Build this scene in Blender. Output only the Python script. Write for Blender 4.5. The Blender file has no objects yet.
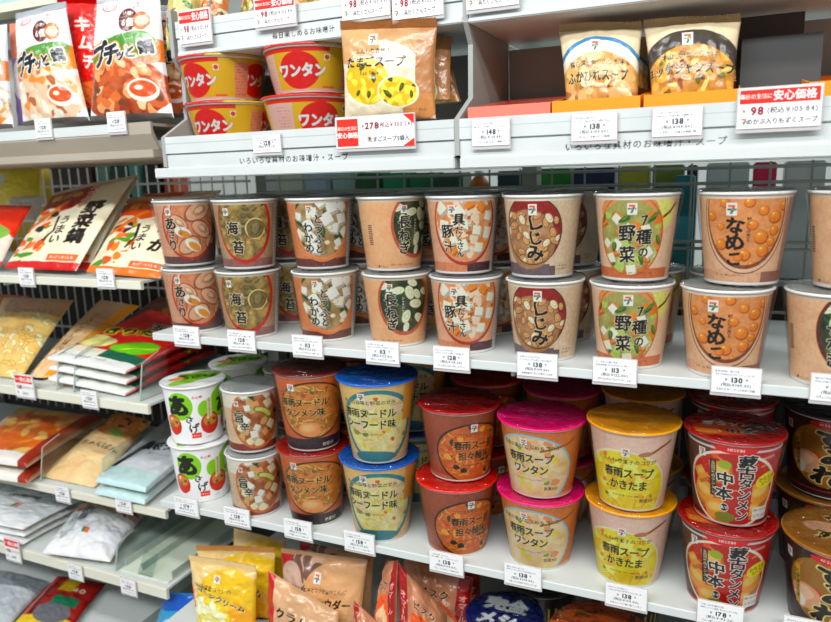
import bpy, bmesh, math, random
import numpy as np
from mathutils import Matrix, Vector
scene = bpy.context.scene
COL = scene.collection
PI = math.pi

# ------------------------------------------------------------------ camera
cam_d = bpy.data.cameras.new('camera')
cam = bpy.data.objects.new('camera', cam_d)
COL.objects.link(cam)
cam_d.sensor_width = 36.0
cam_d.lens = 696.5 / 831.0 * 36.0
cam_d.clip_start = 0.02
cam.matrix_world = Matrix(((0.914453, -0.051942, 0.401346, 0.26660), (0.403579, 0.190579, -0.894876, -0.76070), (-0.030006, 0.980297, 0.195238, 0.22170), (0, 0, 0, 1)))
scene.camera = cam
cam_d.dof.use_dof = True
cam_d.dof.focus_distance = 0.84
cam_d.dof.aperture_fstop = 5.6

# ------------------------------------------------------------------ world, lights, exposure
world = bpy.data.worlds.new('store_air')
scene.world = world
world.use_nodes = True
world.node_tree.nodes['Background'].inputs[0].default_value = (0.86, 0.93, 1.0, 1)
world.node_tree.nodes['Background'].inputs[1].default_value = 0.24

def area(name, loc, target, sx, sy, power, col):
    d = bpy.data.lights.new(name, 'AREA')
    d.shape = 'RECTANGLE'; d.size = sx; d.size_y = sy; d.energy = power; d.color = col
    o = bpy.data.objects.new(name, d)
    COL.objects.link(o)
    o.location = loc
    o.rotation_euler = (Vector(target) - Vector(loc)).to_track_quat('-Z', 'Y').to_euler()
    return o
# the aisle's ceiling tubes, two rows running along the shelves
area('ceiling_tube_near', (-0.1, -1.05, 1.50), (-0.1, -0.25, -0.2), 3.6, 0.14, 24, (1.0, 0.985, 0.95))
area('ceiling_tube_far', (0.1, -2.0, 1.62), (0.0, 0.0, 0.0), 4.2, 0.18, 62, (0.97, 0.99, 1.0))
area('ceiling_tube_behind', (0.0, 1.6, 1.5), (0.0, 0.9, -0.2), 3.6, 0.16, 22, (0.95, 1.0, 1.0))
scene.view_settings.view_transform = 'Standard'
scene.view_settings.look = 'None'
scene.view_settings.gamma = 1.0
scene.view_settings.use_curve_mapping = False
scene.view_settings.exposure = 0.22
scene.cycles.use_denoising = True
scene.cycles.max_bounces = 6
scene.cycles.transparent_max_bounces = 16
scene.cycles.caustics_reflective = False
scene.cycles.caustics_refractive = False

# ------------------------------------------------------------------ colours and materials
def lin(c):
    c = np.asarray(c, float) / 255.0
    return np.where(c <= 0.04045, c / 12.92, ((c + 0.055) / 1.055) ** 2.4)
def rgba(c):
    l = lin(c); return (float(l[0]), float(l[1]), float(l[2]), 1.0)

def mat(name, col, rough=0.5, metal=0.0, spec=0.5, coat=0.0, noise=None, bump=None):
    m = bpy.data.materials.new(name); m.use_nodes = True
    nt = m.node_tree; b = nt.nodes['Principled BSDF']
    b.inputs['Roughness'].default_value = rough
    b.inputs['Metallic'].default_value = metal
    b.inputs['Specular IOR Level'].default_value = spec
    b.inputs['Coat Weight'].default_value = coat
    b.inputs['Coat Roughness'].default_value = 0.08
    tc = nt.nodes.new('ShaderNodeTexCoord')
    if col == 'print':
        a = nt.nodes.new('ShaderNodeAttribute'); a.attribute_name = 'Col'
        nt.links.new(a.outputs['Color'], b.inputs['Base Color'])
    elif noise:
        n = nt.nodes.new('ShaderNodeTexNoise'); n.inputs['Scale'].default_value = noise[0]
        n.inputs['Detail'].default_value = 3
        r = nt.nodes.new('ShaderNodeValToRGB')
        r.color_ramp.elements[0].color = rgba([max(0, v - noise[1]) for v in col])
        r.color_ramp.elements[1].color = rgba([min(255, v + noise[1] * 0.5) for v in col])
        r.color_ramp.elements[0].position = 0.3; r.color_ramp.elements[1].position = 0.7
        nt.links.new(tc.outputs['Object'], n.inputs['Vector'])
        nt.links.new(n.outputs['Fac'], r.inputs['Fac'])
        nt.links.new(r.outputs['Color'], b.inputs['Base Color'])
    else:
        b.inputs['Base Color'].default_value = rgba(col)
    if bump:
        n2 = nt.nodes.new('ShaderNodeTexNoise'); n2.inputs['Scale'].default_value = bump[0]
        n2.inputs['Detail'].default_value = 2; n2.inputs['Distortion'].default_value = 1.2
        bp = nt.nodes.new('ShaderNodeBump'); bp.inputs['Strength'].default_value = bump[1]
        bp.inputs['Distance'].default_value = bump[2]
        nt.links.new(tc.outputs['Object'], n2.inputs['Vector'])
        nt.links.new(n2.outputs['Fac'], bp.inputs['Height'])
        nt.links.new(bp.outputs['Normal'], b.inputs['Normal'])
    return m

def clear_mat(name, tint=(255, 255, 255), base=0.03, rim=0.55, rough=0.12, scale=60, strength=0.6, dist=0.002, stretch=(1, 1, 1)):
    """thin clear plastic: mostly see-through, with a glossy, creased skin"""
    m = bpy.data.materials.new(name); m.use_nodes = True
    nt = m.node_tree; nt.nodes.clear()
    out = nt.nodes.new('ShaderNodeOutputMaterial')
    t = nt.nodes.new('ShaderNodeBsdfTransparent'); t.inputs[0].default_value = rgba(tint)
    g = nt.nodes.new('ShaderNodeBsdfGlossy'); g.inputs['Roughness'].default_value = rough
    mix = nt.nodes.new('ShaderNodeMixShader')
    lw = nt.nodes.new('ShaderNodeLayerWeight'); lw.inputs['Blend'].default_value = 0.25
    mr = nt.nodes.new('ShaderNodeMapRange'); mr.inputs['To Min'].default_value = base; mr.inputs['To Max'].default_value = rim
    tc = nt.nodes.new('ShaderNodeTexCoord'); mp = nt.nodes.new('ShaderNodeMapping'); mp.inputs['Scale'].default_value = stretch
    n = nt.nodes.new('ShaderNodeTexNoise'); n.inputs['Scale'].default_value = scale; n.inputs['Distortion'].default_value = 1.5
    bp = nt.nodes.new('ShaderNodeBump'); bp.inputs['Strength'].default_value = strength; bp.inputs['Distance'].default_value = dist
    L = nt.links.new
    L(tc.outputs['Object'], mp.inputs['Vector']); L(mp.outputs['Vector'], n.inputs['Vector'])
    L(n.outputs['Fac'], bp.inputs['Height']); L(bp.outputs['Normal'], g.inputs['Normal'])
    L(lw.outputs['Fresnel'], mr.inputs['Value']); L(mr.outputs['Result'], mix.inputs['Fac'])
    L(t.outputs[0], mix.inputs[1]); L(g.outputs[0], mix.inputs[2]); L(mix.outputs[0], out.inputs['Surface'])
    return m

M = {}
M['print'] = mat('printed_paper', 'print', 0.42, coat=0.15)
M['card'] = mat('printed_card', 'print', 0.6)
M['pouch'] = mat('printed_film', 'print', 0.30, spec=0.6, coat=0.35, bump=(38, 0.55, 0.004))
M['foil_lid'] = mat('printed_lid', 'print', 0.22, spec=0.6, coat=0.5, bump=(70, 0.35, 0.002))
M['white'] = mat('white_enamel', (212, 218, 216), 0.38, noise=(6, 5))
M['white_cool'] = mat('white_enamel_cool', (190, 195, 194), 0.42, noise=(5, 7))
M['cream'] = mat('cream_plastic_rail', (226, 225, 208), 0.45, noise=(8, 6))
M['grey'] = mat('grey_panel', (168, 172, 168), 0.5, noise=(5, 8))
M['greydark'] = mat('dark_grey_panel', (70, 72, 72), 0.55, noise=(5, 6))
M['beige'] = mat('warm_grey_rail', (176, 166, 150), 0.5, noise=(5, 8))
M['wire'] = mat('grey_wire', (150, 158, 150), 0.4)
M['wirewhite'] = mat('white_wire', (225, 225, 220), 0.4)
M['rim'] = mat('white_paper_rim', (238, 238, 232), 0.35, coat=0.2)
M['lid'] = mat('silver_film_lid', (206, 212, 212), 0.30, metal=0.2, bump=(90, 0.6, 0.003), noise=(35, 26))
M['black'] = mat('black_plastic', (22, 20, 20), 0.35)
M['dark'] = mat('shade_backdrop', (46, 42, 38), 0.7)  # dark colour stands in for the shade at the back of the shelves
M['floor'] = mat('grey_floor', (190, 190, 184), 0.35, noise=(3, 8))
M['wrap'] = clear_mat('shrink_wrap', base=0.025, rim=0.42, rough=0.07, scale=58, strength=1.0, dist=0.006, stretch=(1, 1, 0.22))
M['wraplid'] = clear_mat('crumpled_wrap', base=0.07, rim=0.80, rough=0.09, scale=55, strength=1.0, dist=0.009)
M['acrylic'] = clear_mat('clear_acrylic', tint=(240, 246, 244), base=0.05, rim=0.5, rough=0.05, scale=4, strength=0.02)
def frosted(name, col, see):
    m = bpy.data.materials.new(name); m.use_nodes = True; nt = m.node_tree; nt.nodes.clear()
    o = nt.nodes.new('ShaderNodeOutputMaterial'); t = nt.nodes.new('ShaderNodeBsdfTransparent'); p = nt.nodes.new('ShaderNodeBsdfPrincipled')
    p.inputs['Base Color'].default_value = rgba(col); p.inputs['Roughness'].default_value = .25; x = nt.nodes.new('ShaderNodeMixShader'); x.inputs[0].default_value = 1 - see
    nt.links.new(t.outputs[0], x.inputs[1]); nt.links.new(p.outputs[0], x.inputs[2]); nt.links.new(x.outputs[0], o.inputs['Surface']); return m
M['holder'] = frosted('tag_holder_plastic', (226, 222, 222), .35)
M['edge'] = mat('acrylic_edge', (176, 190, 180), 0.3)

def prop(o, label=None, cat=None, group=None, kind=None):
    if label: o['label'] = label
    if cat: o['category'] = cat
    if group: o['group'] = group
    if kind: o['kind'] = kind
    return o
def empty(name, loc, label, cat, group=None, rz=0.0):
    o = bpy.data.objects.new(name, None); COL.objects.link(o)
    o.empty_display_size = 0.02
    o.location = loc; o.rotation_euler = (0, 0, rz)
    return prop(o, label, cat, group)
def link(name, me, parent=None, loc=None):
    o = bpy.data.objects.new(name, me); COL.objects.link(o)
    if parent: o.parent = parent
    if loc is not None: o.location = loc
    return o
def copy_tree(o, loc, rz, label, group=None, tilt=(0, 0)):
    c = o.copy(); COL.objects.link(c); c.location = loc; c.rotation_euler = (tilt[0], tilt[1], rz); c['label'] = label
    if group: c['group'] = group
    for ch in o.children:
        d = ch.copy(); COL.objects.link(d); d.parent = c
        for g in ch.children:
            e = g.copy(); COL.objects.link(e); e.parent = d
    return c

# ------------------------------------------------------------------ mesh helpers
class MB:
    def __init__(s): s.v = []; s.f = []
    def box(s, x0, y0, z0, x1, y1, z1):
        n = len(s.v)
        s.v += [(x0,y0,z0),(x1,y0,z0),(x1,y1,z0),(x0,y1,z0),(x0,y0,z1),(x1,y0,z1),(x1,y1,z1),(x0,y1,z1)]
        s.f += [tuple(n+i for i in q) for q in ((0,3,2,1),(4,5,6,7),(0,1,5,4),(1,2,6,5),(2,3,7,6),(3,0,4,7))]
        return s
    def prism(s, pts, x0, x1):
        """profile in (y, z) extruded along x"""
        n = len(s.v); k = len(pts)
        s.v += [(x0, p[0], p[1]) for p in pts] + [(x1, p[0], p[1]) for p in pts]
        for i in range(k):
            j = (i + 1) % k
            s.f.append((n+i, n+j, n+k+j, n+k+i))
        s.f.append(tuple(n+i for i in reversed(range(k)))); s.f.append(tuple(n+k+i for i in range(k)))
        return s
    def bar(s, a, b, r, n=8):
        a = Vector(a); b = Vector(b); d = (b - a).normalized()
        u = d.orthogonal().normalized(); w = d.cross(u); k = len(s.v)
        for p in (a, b):
            for i in range(n):
                t = 2 * PI * i / n; s.v.append(tuple(p + u * (r * math.cos(t)) + w * (r * math.sin(t))))
        for i in range(n):
            j = (i + 1) % n; s.f.append((k+i, k+j, k+n+j, k+n+i))
        s.f.append(tuple(k+i for i in reversed(range(n)))); s.f.append(tuple(k+n+i for i in range(n)))
        return s
    def lathe(s, prof, n=64, close=False):
        k = len(s.v); m = len(prof)
        for r, z in prof:
            for i in range(n):
                t = 2 * PI * i / n; s.v.append((r * math.cos(t), r * math.sin(t), z))
        for a in range(m - 1 + (1 if close else 0)):
            b = (a + 1) % m
            for i in range(n):
                j = (i + 1) % n; s.f.append((k+a*n+i, k+a*n+j, k+b*n+j, k+b*n+i))
        return s
    def mesh(s, name, m, bevel=0.0, smooth=False):
        me = bpy.data.meshes.new(name); me.from_pydata(s.v, [], s.f)
        bm = bmesh.new(); bm.from_mesh(me)
        bmesh.ops.recalc_face_normals(bm, faces=bm.faces)
        if bevel: bmesh.ops.bevel(bm, geom=bm.edges[:], offset=bevel, segments=2, affect='EDGES', clamp_overlap=True)
        bm.to_mesh(me); bm.free()
        me.materials.append(m)
        me.polygons.foreach_set('use_smooth', [smooth] * len(me.polygons))
        return me
    def build(s, name, m, parent=None, loc=None, bevel=0.0, smooth=False):
        return link(name, s.mesh(name, m, bevel, smooth), parent, loc)

def np_mesh(name, V, F, colors, m, smooth=True):
    """V (n,3), F (k,4) quads, colors (n,3) sRGB 0-255"""
    me = bpy.data.meshes.new(name)
    me.vertices.add(len(V)); me.vertices.foreach_set('co', np.ascontiguousarray(V, np.float32).ravel())
    me.loops.add(F.size); me.loops.foreach_set('vertex_index', np.ascontiguousarray(F, np.int32).ravel())
    me.polygons.add(len(F)); me.polygons.foreach_set('loop_start', np.arange(0, F.size, 4, dtype=np.int32))
    me.update(calc_edges=True); me.validate()
    a = me.color_attributes.new('Col', 'FLOAT_COLOR', 'POINT')
    k = np.asarray(colors, float); g_ = k.mean(1, keepdims=True); k = g_ + (k - g_) * 1.14; k = np.clip((k - 128) * 1.10 + 126, 4, 238)
    c = np.ones((len(V), 4), np.float32); c[:, :3] = lin(k)
    a.data.foreach_set('color', c.ravel())
    me.materials.append(m)
    me.polygons.foreach_set('use_smooth', np.full(len(F), smooth))
    return me
def quads(nr, nc, off=0, flip=False):
    i = np.arange(nr - 1)[:, None] * nc + np.arange(nc - 1)[None, :] + off
    f = np.stack([i, i + 1, i + 1 + nc, i + nc], -1).reshape(-1, 4)
    return f[:, ::-1] if flip else f

# ------------------------------------------------------------------ glyph masks from the built-in font
GN = 80
_g = {}
def glyph(ch):
    if ch in _g: return _g[ch]
    cu = bpy.data.curves.new('g', 'FONT'); cu.body = ch; cu.size = 1.0; cu.resolution_u = 3
    o = bpy.data.objects.new('g', cu)
    me = o.to_mesh(); me.calc_loop_triangles()
    V = np.array([v.co[:2] for v in me.vertices]) if len(me.vertices) else np.zeros((0, 2))
    T = np.array([t.vertices[:] for t in me.loop_triangles]) if len(me.loop_triangles) else np.zeros((0, 3), int)
    o.to_mesh_clear(); bpy.data.objects.remove(o); bpy.data.curves.remove(cu)
    mask = np.zeros((GN, GN), bool); adv = 1.0
    if len(V):
        lo, hi = V.min(0), V.max(0)
        cjk = ord(ch) > 0x2000
        if cjk:
            s = 1.0; ox, oy = 0.5 * GN, 0.5 * GN; cx_, cy_ = 0.5, 0.36
            if not (0.2 < (lo[0] + hi[0]) / 2 < 0.8): cx_ = (lo[0] + hi[0]) / 2
        else:
            cx_, cy_ = (lo[0] + hi[0]) / 2, 0.36; adv = hi[0] - lo[0] + 0.20
        P = (V - [cx_, cy_]) * (GN / 1.16) + GN / 2
        for t in T:
            p = P[t]; a, b = np.floor(p.min(0)).astype(int), np.ceil(p.max(0)).astype(int) + 1
            a = np.clip(a, 0, GN - 1); b = np.clip(b, 1, GN)
            X, Y = np.meshgrid(np.arange(a[0], b[0]) + .5, np.arange(a[1], b[1]) + .5)
            d = []
            for i in range(3):
                q, r = p[i], p[(i + 1) % 3]
                d.append((r[0] - q[0]) * (Y - q[1]) - (r[1] - q[1]) * (X - q[0]))
            d = np.stack(d); ins = (d >= -1e-6).all(0) | (d <= 1e-6).all(0)
            mask[a[1]:b[1], a[0]:b[0]] |= ins
    else: adv = 0.4
    _g[ch] = (mask, adv)
    return _g[ch]
_gd = {}
def glyph_fat(ch, k):
    """mask grown by k/GN em (fractional growth by a soft disc), cached, as floats"""
    k = round(k, 1)
    if (ch, k) in _gd: return _gd[(ch, k)]
    m = glyph(ch)[0].astype(np.float32)
    out = m.copy(); r = int(math.ceil(k))
    P = np.pad(m, r + 1)
    for dy in range(-r, r + 1):
        for dx in range(-r, r + 1):
            if dx * dx + dy * dy <= k * k + .1 and (dx or dy):
                out = np.maximum(out, P[r+1+dy:r+1+dy+GN, r+1+dx:r+1+dx+GN])
    _gd[(ch, k)] = out
    return out

_rng = np.random.RandomState(7)
def smooth_noise(shape, cell, rng=_rng):
    h, w = shape; gh, gw = int(h / cell) + 3, int(w / cell) + 3
    g = rng.rand(gh, gw)
    y = np.linspace(0, gh - 2.001, h); x = np.linspace(0, gw - 2.001, w)
    yi, xi = y.astype(int), x.astype(int); fy, fx = (y - yi)[:, None], (x - xi)[None, :]
    fy = fy * fy * (3 - 2 * fy); fx = fx * fx * (3 - 2 * fx)
    a = g[yi][:, xi]; b = g[yi][:, xi + 1]; c = g[yi + 1][:, xi]; d = g[yi + 1][:, xi + 1]
    return (a * (1 - fx) + b * fx) * (1 - fy) + (c * (1 - fx) + d * fx) * fy

class Cv:
    """a printed sheet: w x h millimetres, origin at the lower left, colours 0..255"""
    def __init__(s, w, h, bg, res=0.55, seed=1, mid=False):
        s.w, s.h, s.r = w, h, res; s.ox = w / 2 if mid else 0.0
        s.nx, s.ny = max(2, int(round(w / res)) + 1), max(2, int(round(h / res)) + 1)
        s.X, s.Y = np.meshgrid(np.linspace(-s.ox, w - s.ox, s.nx), np.linspace(0, h, s.ny))
        s.a = np.zeros((s.ny, s.nx, 3)); s.a[:] = bg
        s.rng = np.random.RandomState(seed); s.clip = None
    def put(s, m, col, sl=None):
        if s.clip is not None: m = m * (s.clip if sl is None else s.clip[sl])
        v = s.a if sl is None else s.a[sl]
        v[:] = v * (1 - m[..., None]) + np.asarray(col, float) * m[..., None]
    def win(s, x0, y0, x1, y1):
        x0 += s.ox; x1 += s.ox
        i0 = int(np.clip(math.floor(x0 / s.w * (s.nx - 1)), 0, s.nx)); i1 = int(np.clip(math.ceil(x1 / s.w * (s.nx - 1)) + 1, 0, s.nx))
        j0 = int(np.clip(math.floor(y0 / s.h * (s.ny - 1)), 0, s.ny)); j1 = int(np.clip(math.ceil(y1 / s.h * (s.ny - 1)) + 1, 0, s.ny))
        if i1 <= i0 or j1 <= j0: return None
        return (slice(j0, j1), slice(i0, i1))
    def ell(s, cx, cy, rx, ry, col, rot=0.0, soft=None, wob=0.0, inner=None, exp=2.0):
        R = max(rx, ry) * (1.15 + wob); sl = s.win(cx - R, cy - R, cx + R, cy + R)
        if sl is None: return
        X, Y = s.X[sl] - cx, s.Y[sl] - cy
        c, q = math.cos(rot), math.sin(rot)
        U, V = (X * c + Y * q) / rx, (-X * q + Y * c) / ry
        d = (np.abs(U) ** exp + np.abs(V) ** exp) ** (1 / exp)
        if wob:
            t = np.arctan2(V, U); ph = s.rng.rand(3) * 6.28
            d = d * (1 + wob * (np.sin(2 * t + ph[0]) * .5 + np.sin(3 * t + ph[1]) * .35 + np.sin(5 * t + ph[2]) * .15))
        w = (soft or s.r) / min(rx, ry)
        m = np.clip((1 - d) / w + .5, 0, 1)
        if inner is not None: m = m * np.clip((d - inner) / w + .5, 0, 1)
        s.put(m, col, sl)
    def poly(s, pts, col):
        p = np.array(pts, float); sl = s.win(p[:, 0].min(), p[:, 1].min(), p[:, 0].max(), p[:, 1].max())
        if sl is None: return
        X, Y = s.X[sl], s.Y[sl]; ins = np.zeros(X.shape, bool)
        for i in range(len(p)):
            (x0, y0), (x1, y1) = p[i], p[(i + 1) % len(p)]
            if y0 == y1: continue
            ins ^= ((Y >= min(y0, y1)) & (Y < max(y0, y1)) & (X < x0 + (Y - y0) * (x1 - x0) / (y1 - y0)))
        s.put(ins.astype(float), col, sl)
    def rect(s, x0, y0, x1, y1, col): s.poly([(x0, y0), (x1, y0), (x1, y1), (x0, y1)], col)
    def line(s, pts, w, col):
        for (x0, y0), (x1, y1) in zip(pts[:-1], pts[1:]):
            sl = s.win(min(x0, x1) - w, min(y0, y1) - w, max(x0, x1) + w, max(y0, y1) + w)
            if sl is None: continue
            X, Y = s.X[sl], s.Y[sl]; dx, dy = x1 - x0, y1 - y0
            t = np.clip(((X - x0) * dx + (Y - y0) * dy) / (dx * dx + dy * dy + 1e-9), 0, 1)
            d = np.hypot(X - x0 - t * dx, Y - y0 - t * dy)
            s.put(np.clip((w / 2 - d) / s.r + .5, 0, 1), col, sl)
    def mottle(s, amp, cell, tint=(1, 1, 1)):
        n = (smooth_noise((s.ny, s.nx), cell / s.r, s.rng) - .5) * 2 * amp
        k = np.ones_like(n) if s.clip is None else s.clip
        s.a += n[..., None] * np.array(tint) * k[..., None]
    def clip_ell(s, cx, cy, rx, ry, rot=0):
        c, q = math.cos(rot), math.sin(rot); X, Y = s.X - cx, s.Y - cy
        d = np.hypot((X * c + Y * q) / rx, (-X * q + Y * c) / ry)
        s.clip = np.clip((1 - d) * min(rx, ry) / s.r + .5, 0, 1)
    def glyph(s, ch, x, y, size, col, rot=0.0, fat=0.0, sx=1.0, shear=0.0, wig=0.0):
        if ch == ' ': return
        m = glyph_fat(ch, fat)
        R = size * 0.9 * max(1, sx); sl = s.win(x - R, y - R, x + R, y + R)
        if sl is None: return
        X, Y = s.X[sl] - x, s.Y[sl] - y
        c, q = math.cos(rot), math.sin(rot)
        U, V = (X * c + Y * q) / (size * sx), (-X * q + Y * c) / size
        U = U - shear * V
        if wig:
            ph = ord(ch) % 7
            U, V = U + wig * np.sin(V * 7 + ph), V + wig * np.sin(U * 6 + ph * 1.7)
        k = GN / 1.16
        gu, gv = U * k + GN / 2 - .5, V * k + GN / 2 - .5
        ok = (gu > 0) & (gu < GN - 1.01) & (gv > 0) & (gv < GN - 1.01)
        gu, gv = np.clip(gu, 0, GN - 1.01), np.clip(gv, 0, GN - 1.01)
        i, j = gu.astype(int), gv.astype(int); fu, fv = gu - i, gv - j
        val = (m[j, i] * (1 - fu) + m[j, i + 1] * fu) * (1 - fv) + (m[j + 1, i] * (1 - fu) + m[j + 1, i + 1] * fu) * fv
        s.put(np.where(ok, val, 0), col, sl)
    def text(s, t, x, y, size, col, rot=0.0, vert=False, fat=0.6, out=None, ow=3.0, sx=1.0, pitch=None, shear=0.0, wig=0.0, anchor='c'):
        adv = [(glyph(c)[1] if c != ' ' else .45) for c in t]
        pos = []
        if vert:
            p = size * (pitch or 1.0); k = 0.0
            for n_, c in enumerate(t): pos.append((0, -k)); k += p
            off = (0, (k - p) / 2 if anchor == 'c' else 0)
        else:
            k = 0.0
            for a in adv:
                pos.append(((k + a / 2) * size * sx * (pitch or 1), 0)); k += a
            tot = k * size * sx * (pitch or 1)
            off = (-tot / 2 if anchor == 'c' else 0, 0)
        c_, q_ = math.cos(rot), math.sin(rot)
        for pas in ((1, 0) if out is not None else (0,)):
            for ch, (px, py) in zip(t, pos):
                px2, py2 = px + off[0], py + off[1]
                g = ch; r = rot; fat_ = fat * 1.3
                if vert and ch == 'ー': r = rot + PI / 2
                s.glyph(g, x + px2 * c_ - py2 * q_, y + px2 * q_ + py2 * c_, size, out if pas else col, r, fat_ + (ow * 1.2 if pas else 0), sx, shear, wig)
    def scribble(s, x, y, w, hgt, col, n=None, seed=0):
        """a line of fine print too small to read"""
        rs = np.random.RandomState(seed); k = int(w / (hgt * 0.9)); pool = 'のかなとをにはもりしたき具材味込税袋入食個約'
        for i in range(k):
            s.glyph(pool[rs.randint(len(pool))], x + (i + .5) * w / k, y, hgt, col, 0, 0.4)
    def logo(s, x, y, z):
        """white square with the striped numeral in orange, red and green"""
        s.rect(x - z / 2, y - z * .62, x + z / 2, y + z * .62, (240, 240, 232))
        s.rect(x - z * .34, y + z * .22, x + z * .30, y + z * .44, (226, 110, 60))
        s.poly([(x + z * .08, y + z * .22), (x + z * .30, y + z * .22), (x + z * .02, y - z * .44), (x - z * .20, y - z * .44)], (200, 60, 50))
        s.poly([(x + z * .0, y - z * .1), (x + z * .2, y - z * .1), (x + z * .04, y - z * .44), (x - z * .18, y - z * .44)], (50, 130, 80))
        s.rect(x - z * .40, y - z * .12, x + z * .40, y + z * .10, (70, 120, 90))
        s.text('ELEVEN', x, y - z * .01, z * .24, (240, 240, 232), fat=.3, sx=.8)

# ------------------------------------------------------------------ food printed on the packs
def bits(c, box, n, fn, seed=0, mind=4.0):
    rs = np.random.RandomState(seed); P = []; tries = 0
    while len(P) < n and tries < n * 40:
        tries += 1
        x, y = rs.uniform(box[0], box[2]), rs.uniform(box[1], box[3])
        if all((x - a) ** 2 + (y - b) ** 2 > mind * mind for a, b in P): P.append((x, y))
    for x, y in P: fn(x, y, rs)
def tint(c, k): return tuple(min(255, max(0, v * k)) for v in c)
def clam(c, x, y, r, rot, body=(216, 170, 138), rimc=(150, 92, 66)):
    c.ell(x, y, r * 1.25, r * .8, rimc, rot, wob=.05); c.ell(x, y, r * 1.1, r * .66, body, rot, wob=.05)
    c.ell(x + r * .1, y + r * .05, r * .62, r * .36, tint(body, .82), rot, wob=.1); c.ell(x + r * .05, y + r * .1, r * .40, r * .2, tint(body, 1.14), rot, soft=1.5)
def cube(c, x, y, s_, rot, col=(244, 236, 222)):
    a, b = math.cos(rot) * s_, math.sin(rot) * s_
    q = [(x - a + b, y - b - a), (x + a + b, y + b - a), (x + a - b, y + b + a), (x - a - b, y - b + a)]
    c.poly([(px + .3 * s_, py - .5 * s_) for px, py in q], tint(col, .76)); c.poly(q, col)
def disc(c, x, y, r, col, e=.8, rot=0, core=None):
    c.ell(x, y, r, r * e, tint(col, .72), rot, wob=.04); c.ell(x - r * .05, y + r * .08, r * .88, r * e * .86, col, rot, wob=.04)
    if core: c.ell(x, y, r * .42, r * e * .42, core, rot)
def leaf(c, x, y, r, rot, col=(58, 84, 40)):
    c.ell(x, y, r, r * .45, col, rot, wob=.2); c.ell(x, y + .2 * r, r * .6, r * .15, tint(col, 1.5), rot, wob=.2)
def noodle(c, box, n, cols, w=1.3, seed=0):
    rs = np.random.RandomState(seed)
    for _ in range(n):
        x, y, a = rs.uniform(box[0], box[2]), rs.uniform(box[1], box[3]), rs.uniform(0, 6.28)
        pts = []
        for k in range(6):
            pts.append((x, y)); x += math.cos(a) * 3.2; y += math.sin(a) * 2.2; a += rs.uniform(-.2, .8)
        col = cols[rs.randint(len(cols))]; c.line(pts, w * 1.5, tint(col, .7)); c.line(pts, w, col)
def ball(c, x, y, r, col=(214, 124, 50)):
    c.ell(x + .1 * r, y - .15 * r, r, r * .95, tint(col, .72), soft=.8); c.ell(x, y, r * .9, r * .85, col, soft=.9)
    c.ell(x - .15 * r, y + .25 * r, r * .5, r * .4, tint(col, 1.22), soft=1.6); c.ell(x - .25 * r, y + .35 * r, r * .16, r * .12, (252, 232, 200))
BLK = (24, 20, 18)
# ------------------------------------------------------------------ cups: printed sheets (x = 0 is the middle of the front)
def miso_sheet(bg, low, side, seed, h=92, w=129):
    c = Cv(w, h, bg, 0.55, seed, True)
    c.mottle(6, 18)
    c.rect(-70, 0, 70, 14, low); c.rect(44, 0, 70, h, side)
    return c
def finish(c, top=(232, 226, 214)):
    c.clip = None; c.mottle(9, 2.4)
    c.rect(-80, 0, 80, 3.2, (236, 234, 228)); c.rect(-80, c.h - 4.5, 80, c.h, top)
    return c

def s_clam():
    c = miso_sheet((208, 160, 132), (104, 76, 72), (112, 84, 78), 3)
    c.rect(20, 0, 70, 30, (106, 80, 78))
    c.ell(4, 56, 41, 47, (176, 52, 40)); c.ell(4, 57, 39, 45, (206, 140, 104))
    c.clip_ell(4, 57, 38.5, 44.5)
    c.mottle(14, 9, (1, .9, .8))
    for x, y, r, a, b in ((-30, 84, 11, .3, (226, 186, 156)), (18, 78, 17, .5, (214, 168, 138)), (-10, 62, 12, -.8, (224, 180, 150)), (22, 52, 14, -.7, (226, 178, 146)),
                          (-24, 40, 13, 1.3, (196, 130, 100)), (2, 30, 15, .5, (214, 170, 136)), (36, 34, 9, 1., (222, 180, 150)), (38, 70, 9, 1.6, (204, 150, 122))):
        clam(c, x, y, r, a, b)
    c.ell(-6, 49, 12, 7, (250, 240, 222), -.35); c.ell(-4, 46.5, 9, 4.6, (206, 142, 60), -.35)
    c.ell(8, 30, 13, 7.5, (250, 238, 216), -.6); c.ell(10, 28, 10, 5, (216, 150, 62), -.6)
    c.clip = None
    c.ell(4, 57, 40, 46, (168, 50, 38), inner=.965)
    c.logo(-24, 78, 8)
    for ch, y, z in (('あ', 61, 19), ('さ', 46, 13), ('り', 31, 17)): c.text(ch, -23, y, z, BLK, fat=1.8, out=(238, 214, 190), ow=2.2, wig=.03)
    c.text('しじみの', -8, 54, 4.2, (40, 24, 20), vert=True, fat=.8)
    return finish(c, (206, 190, 172))

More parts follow.
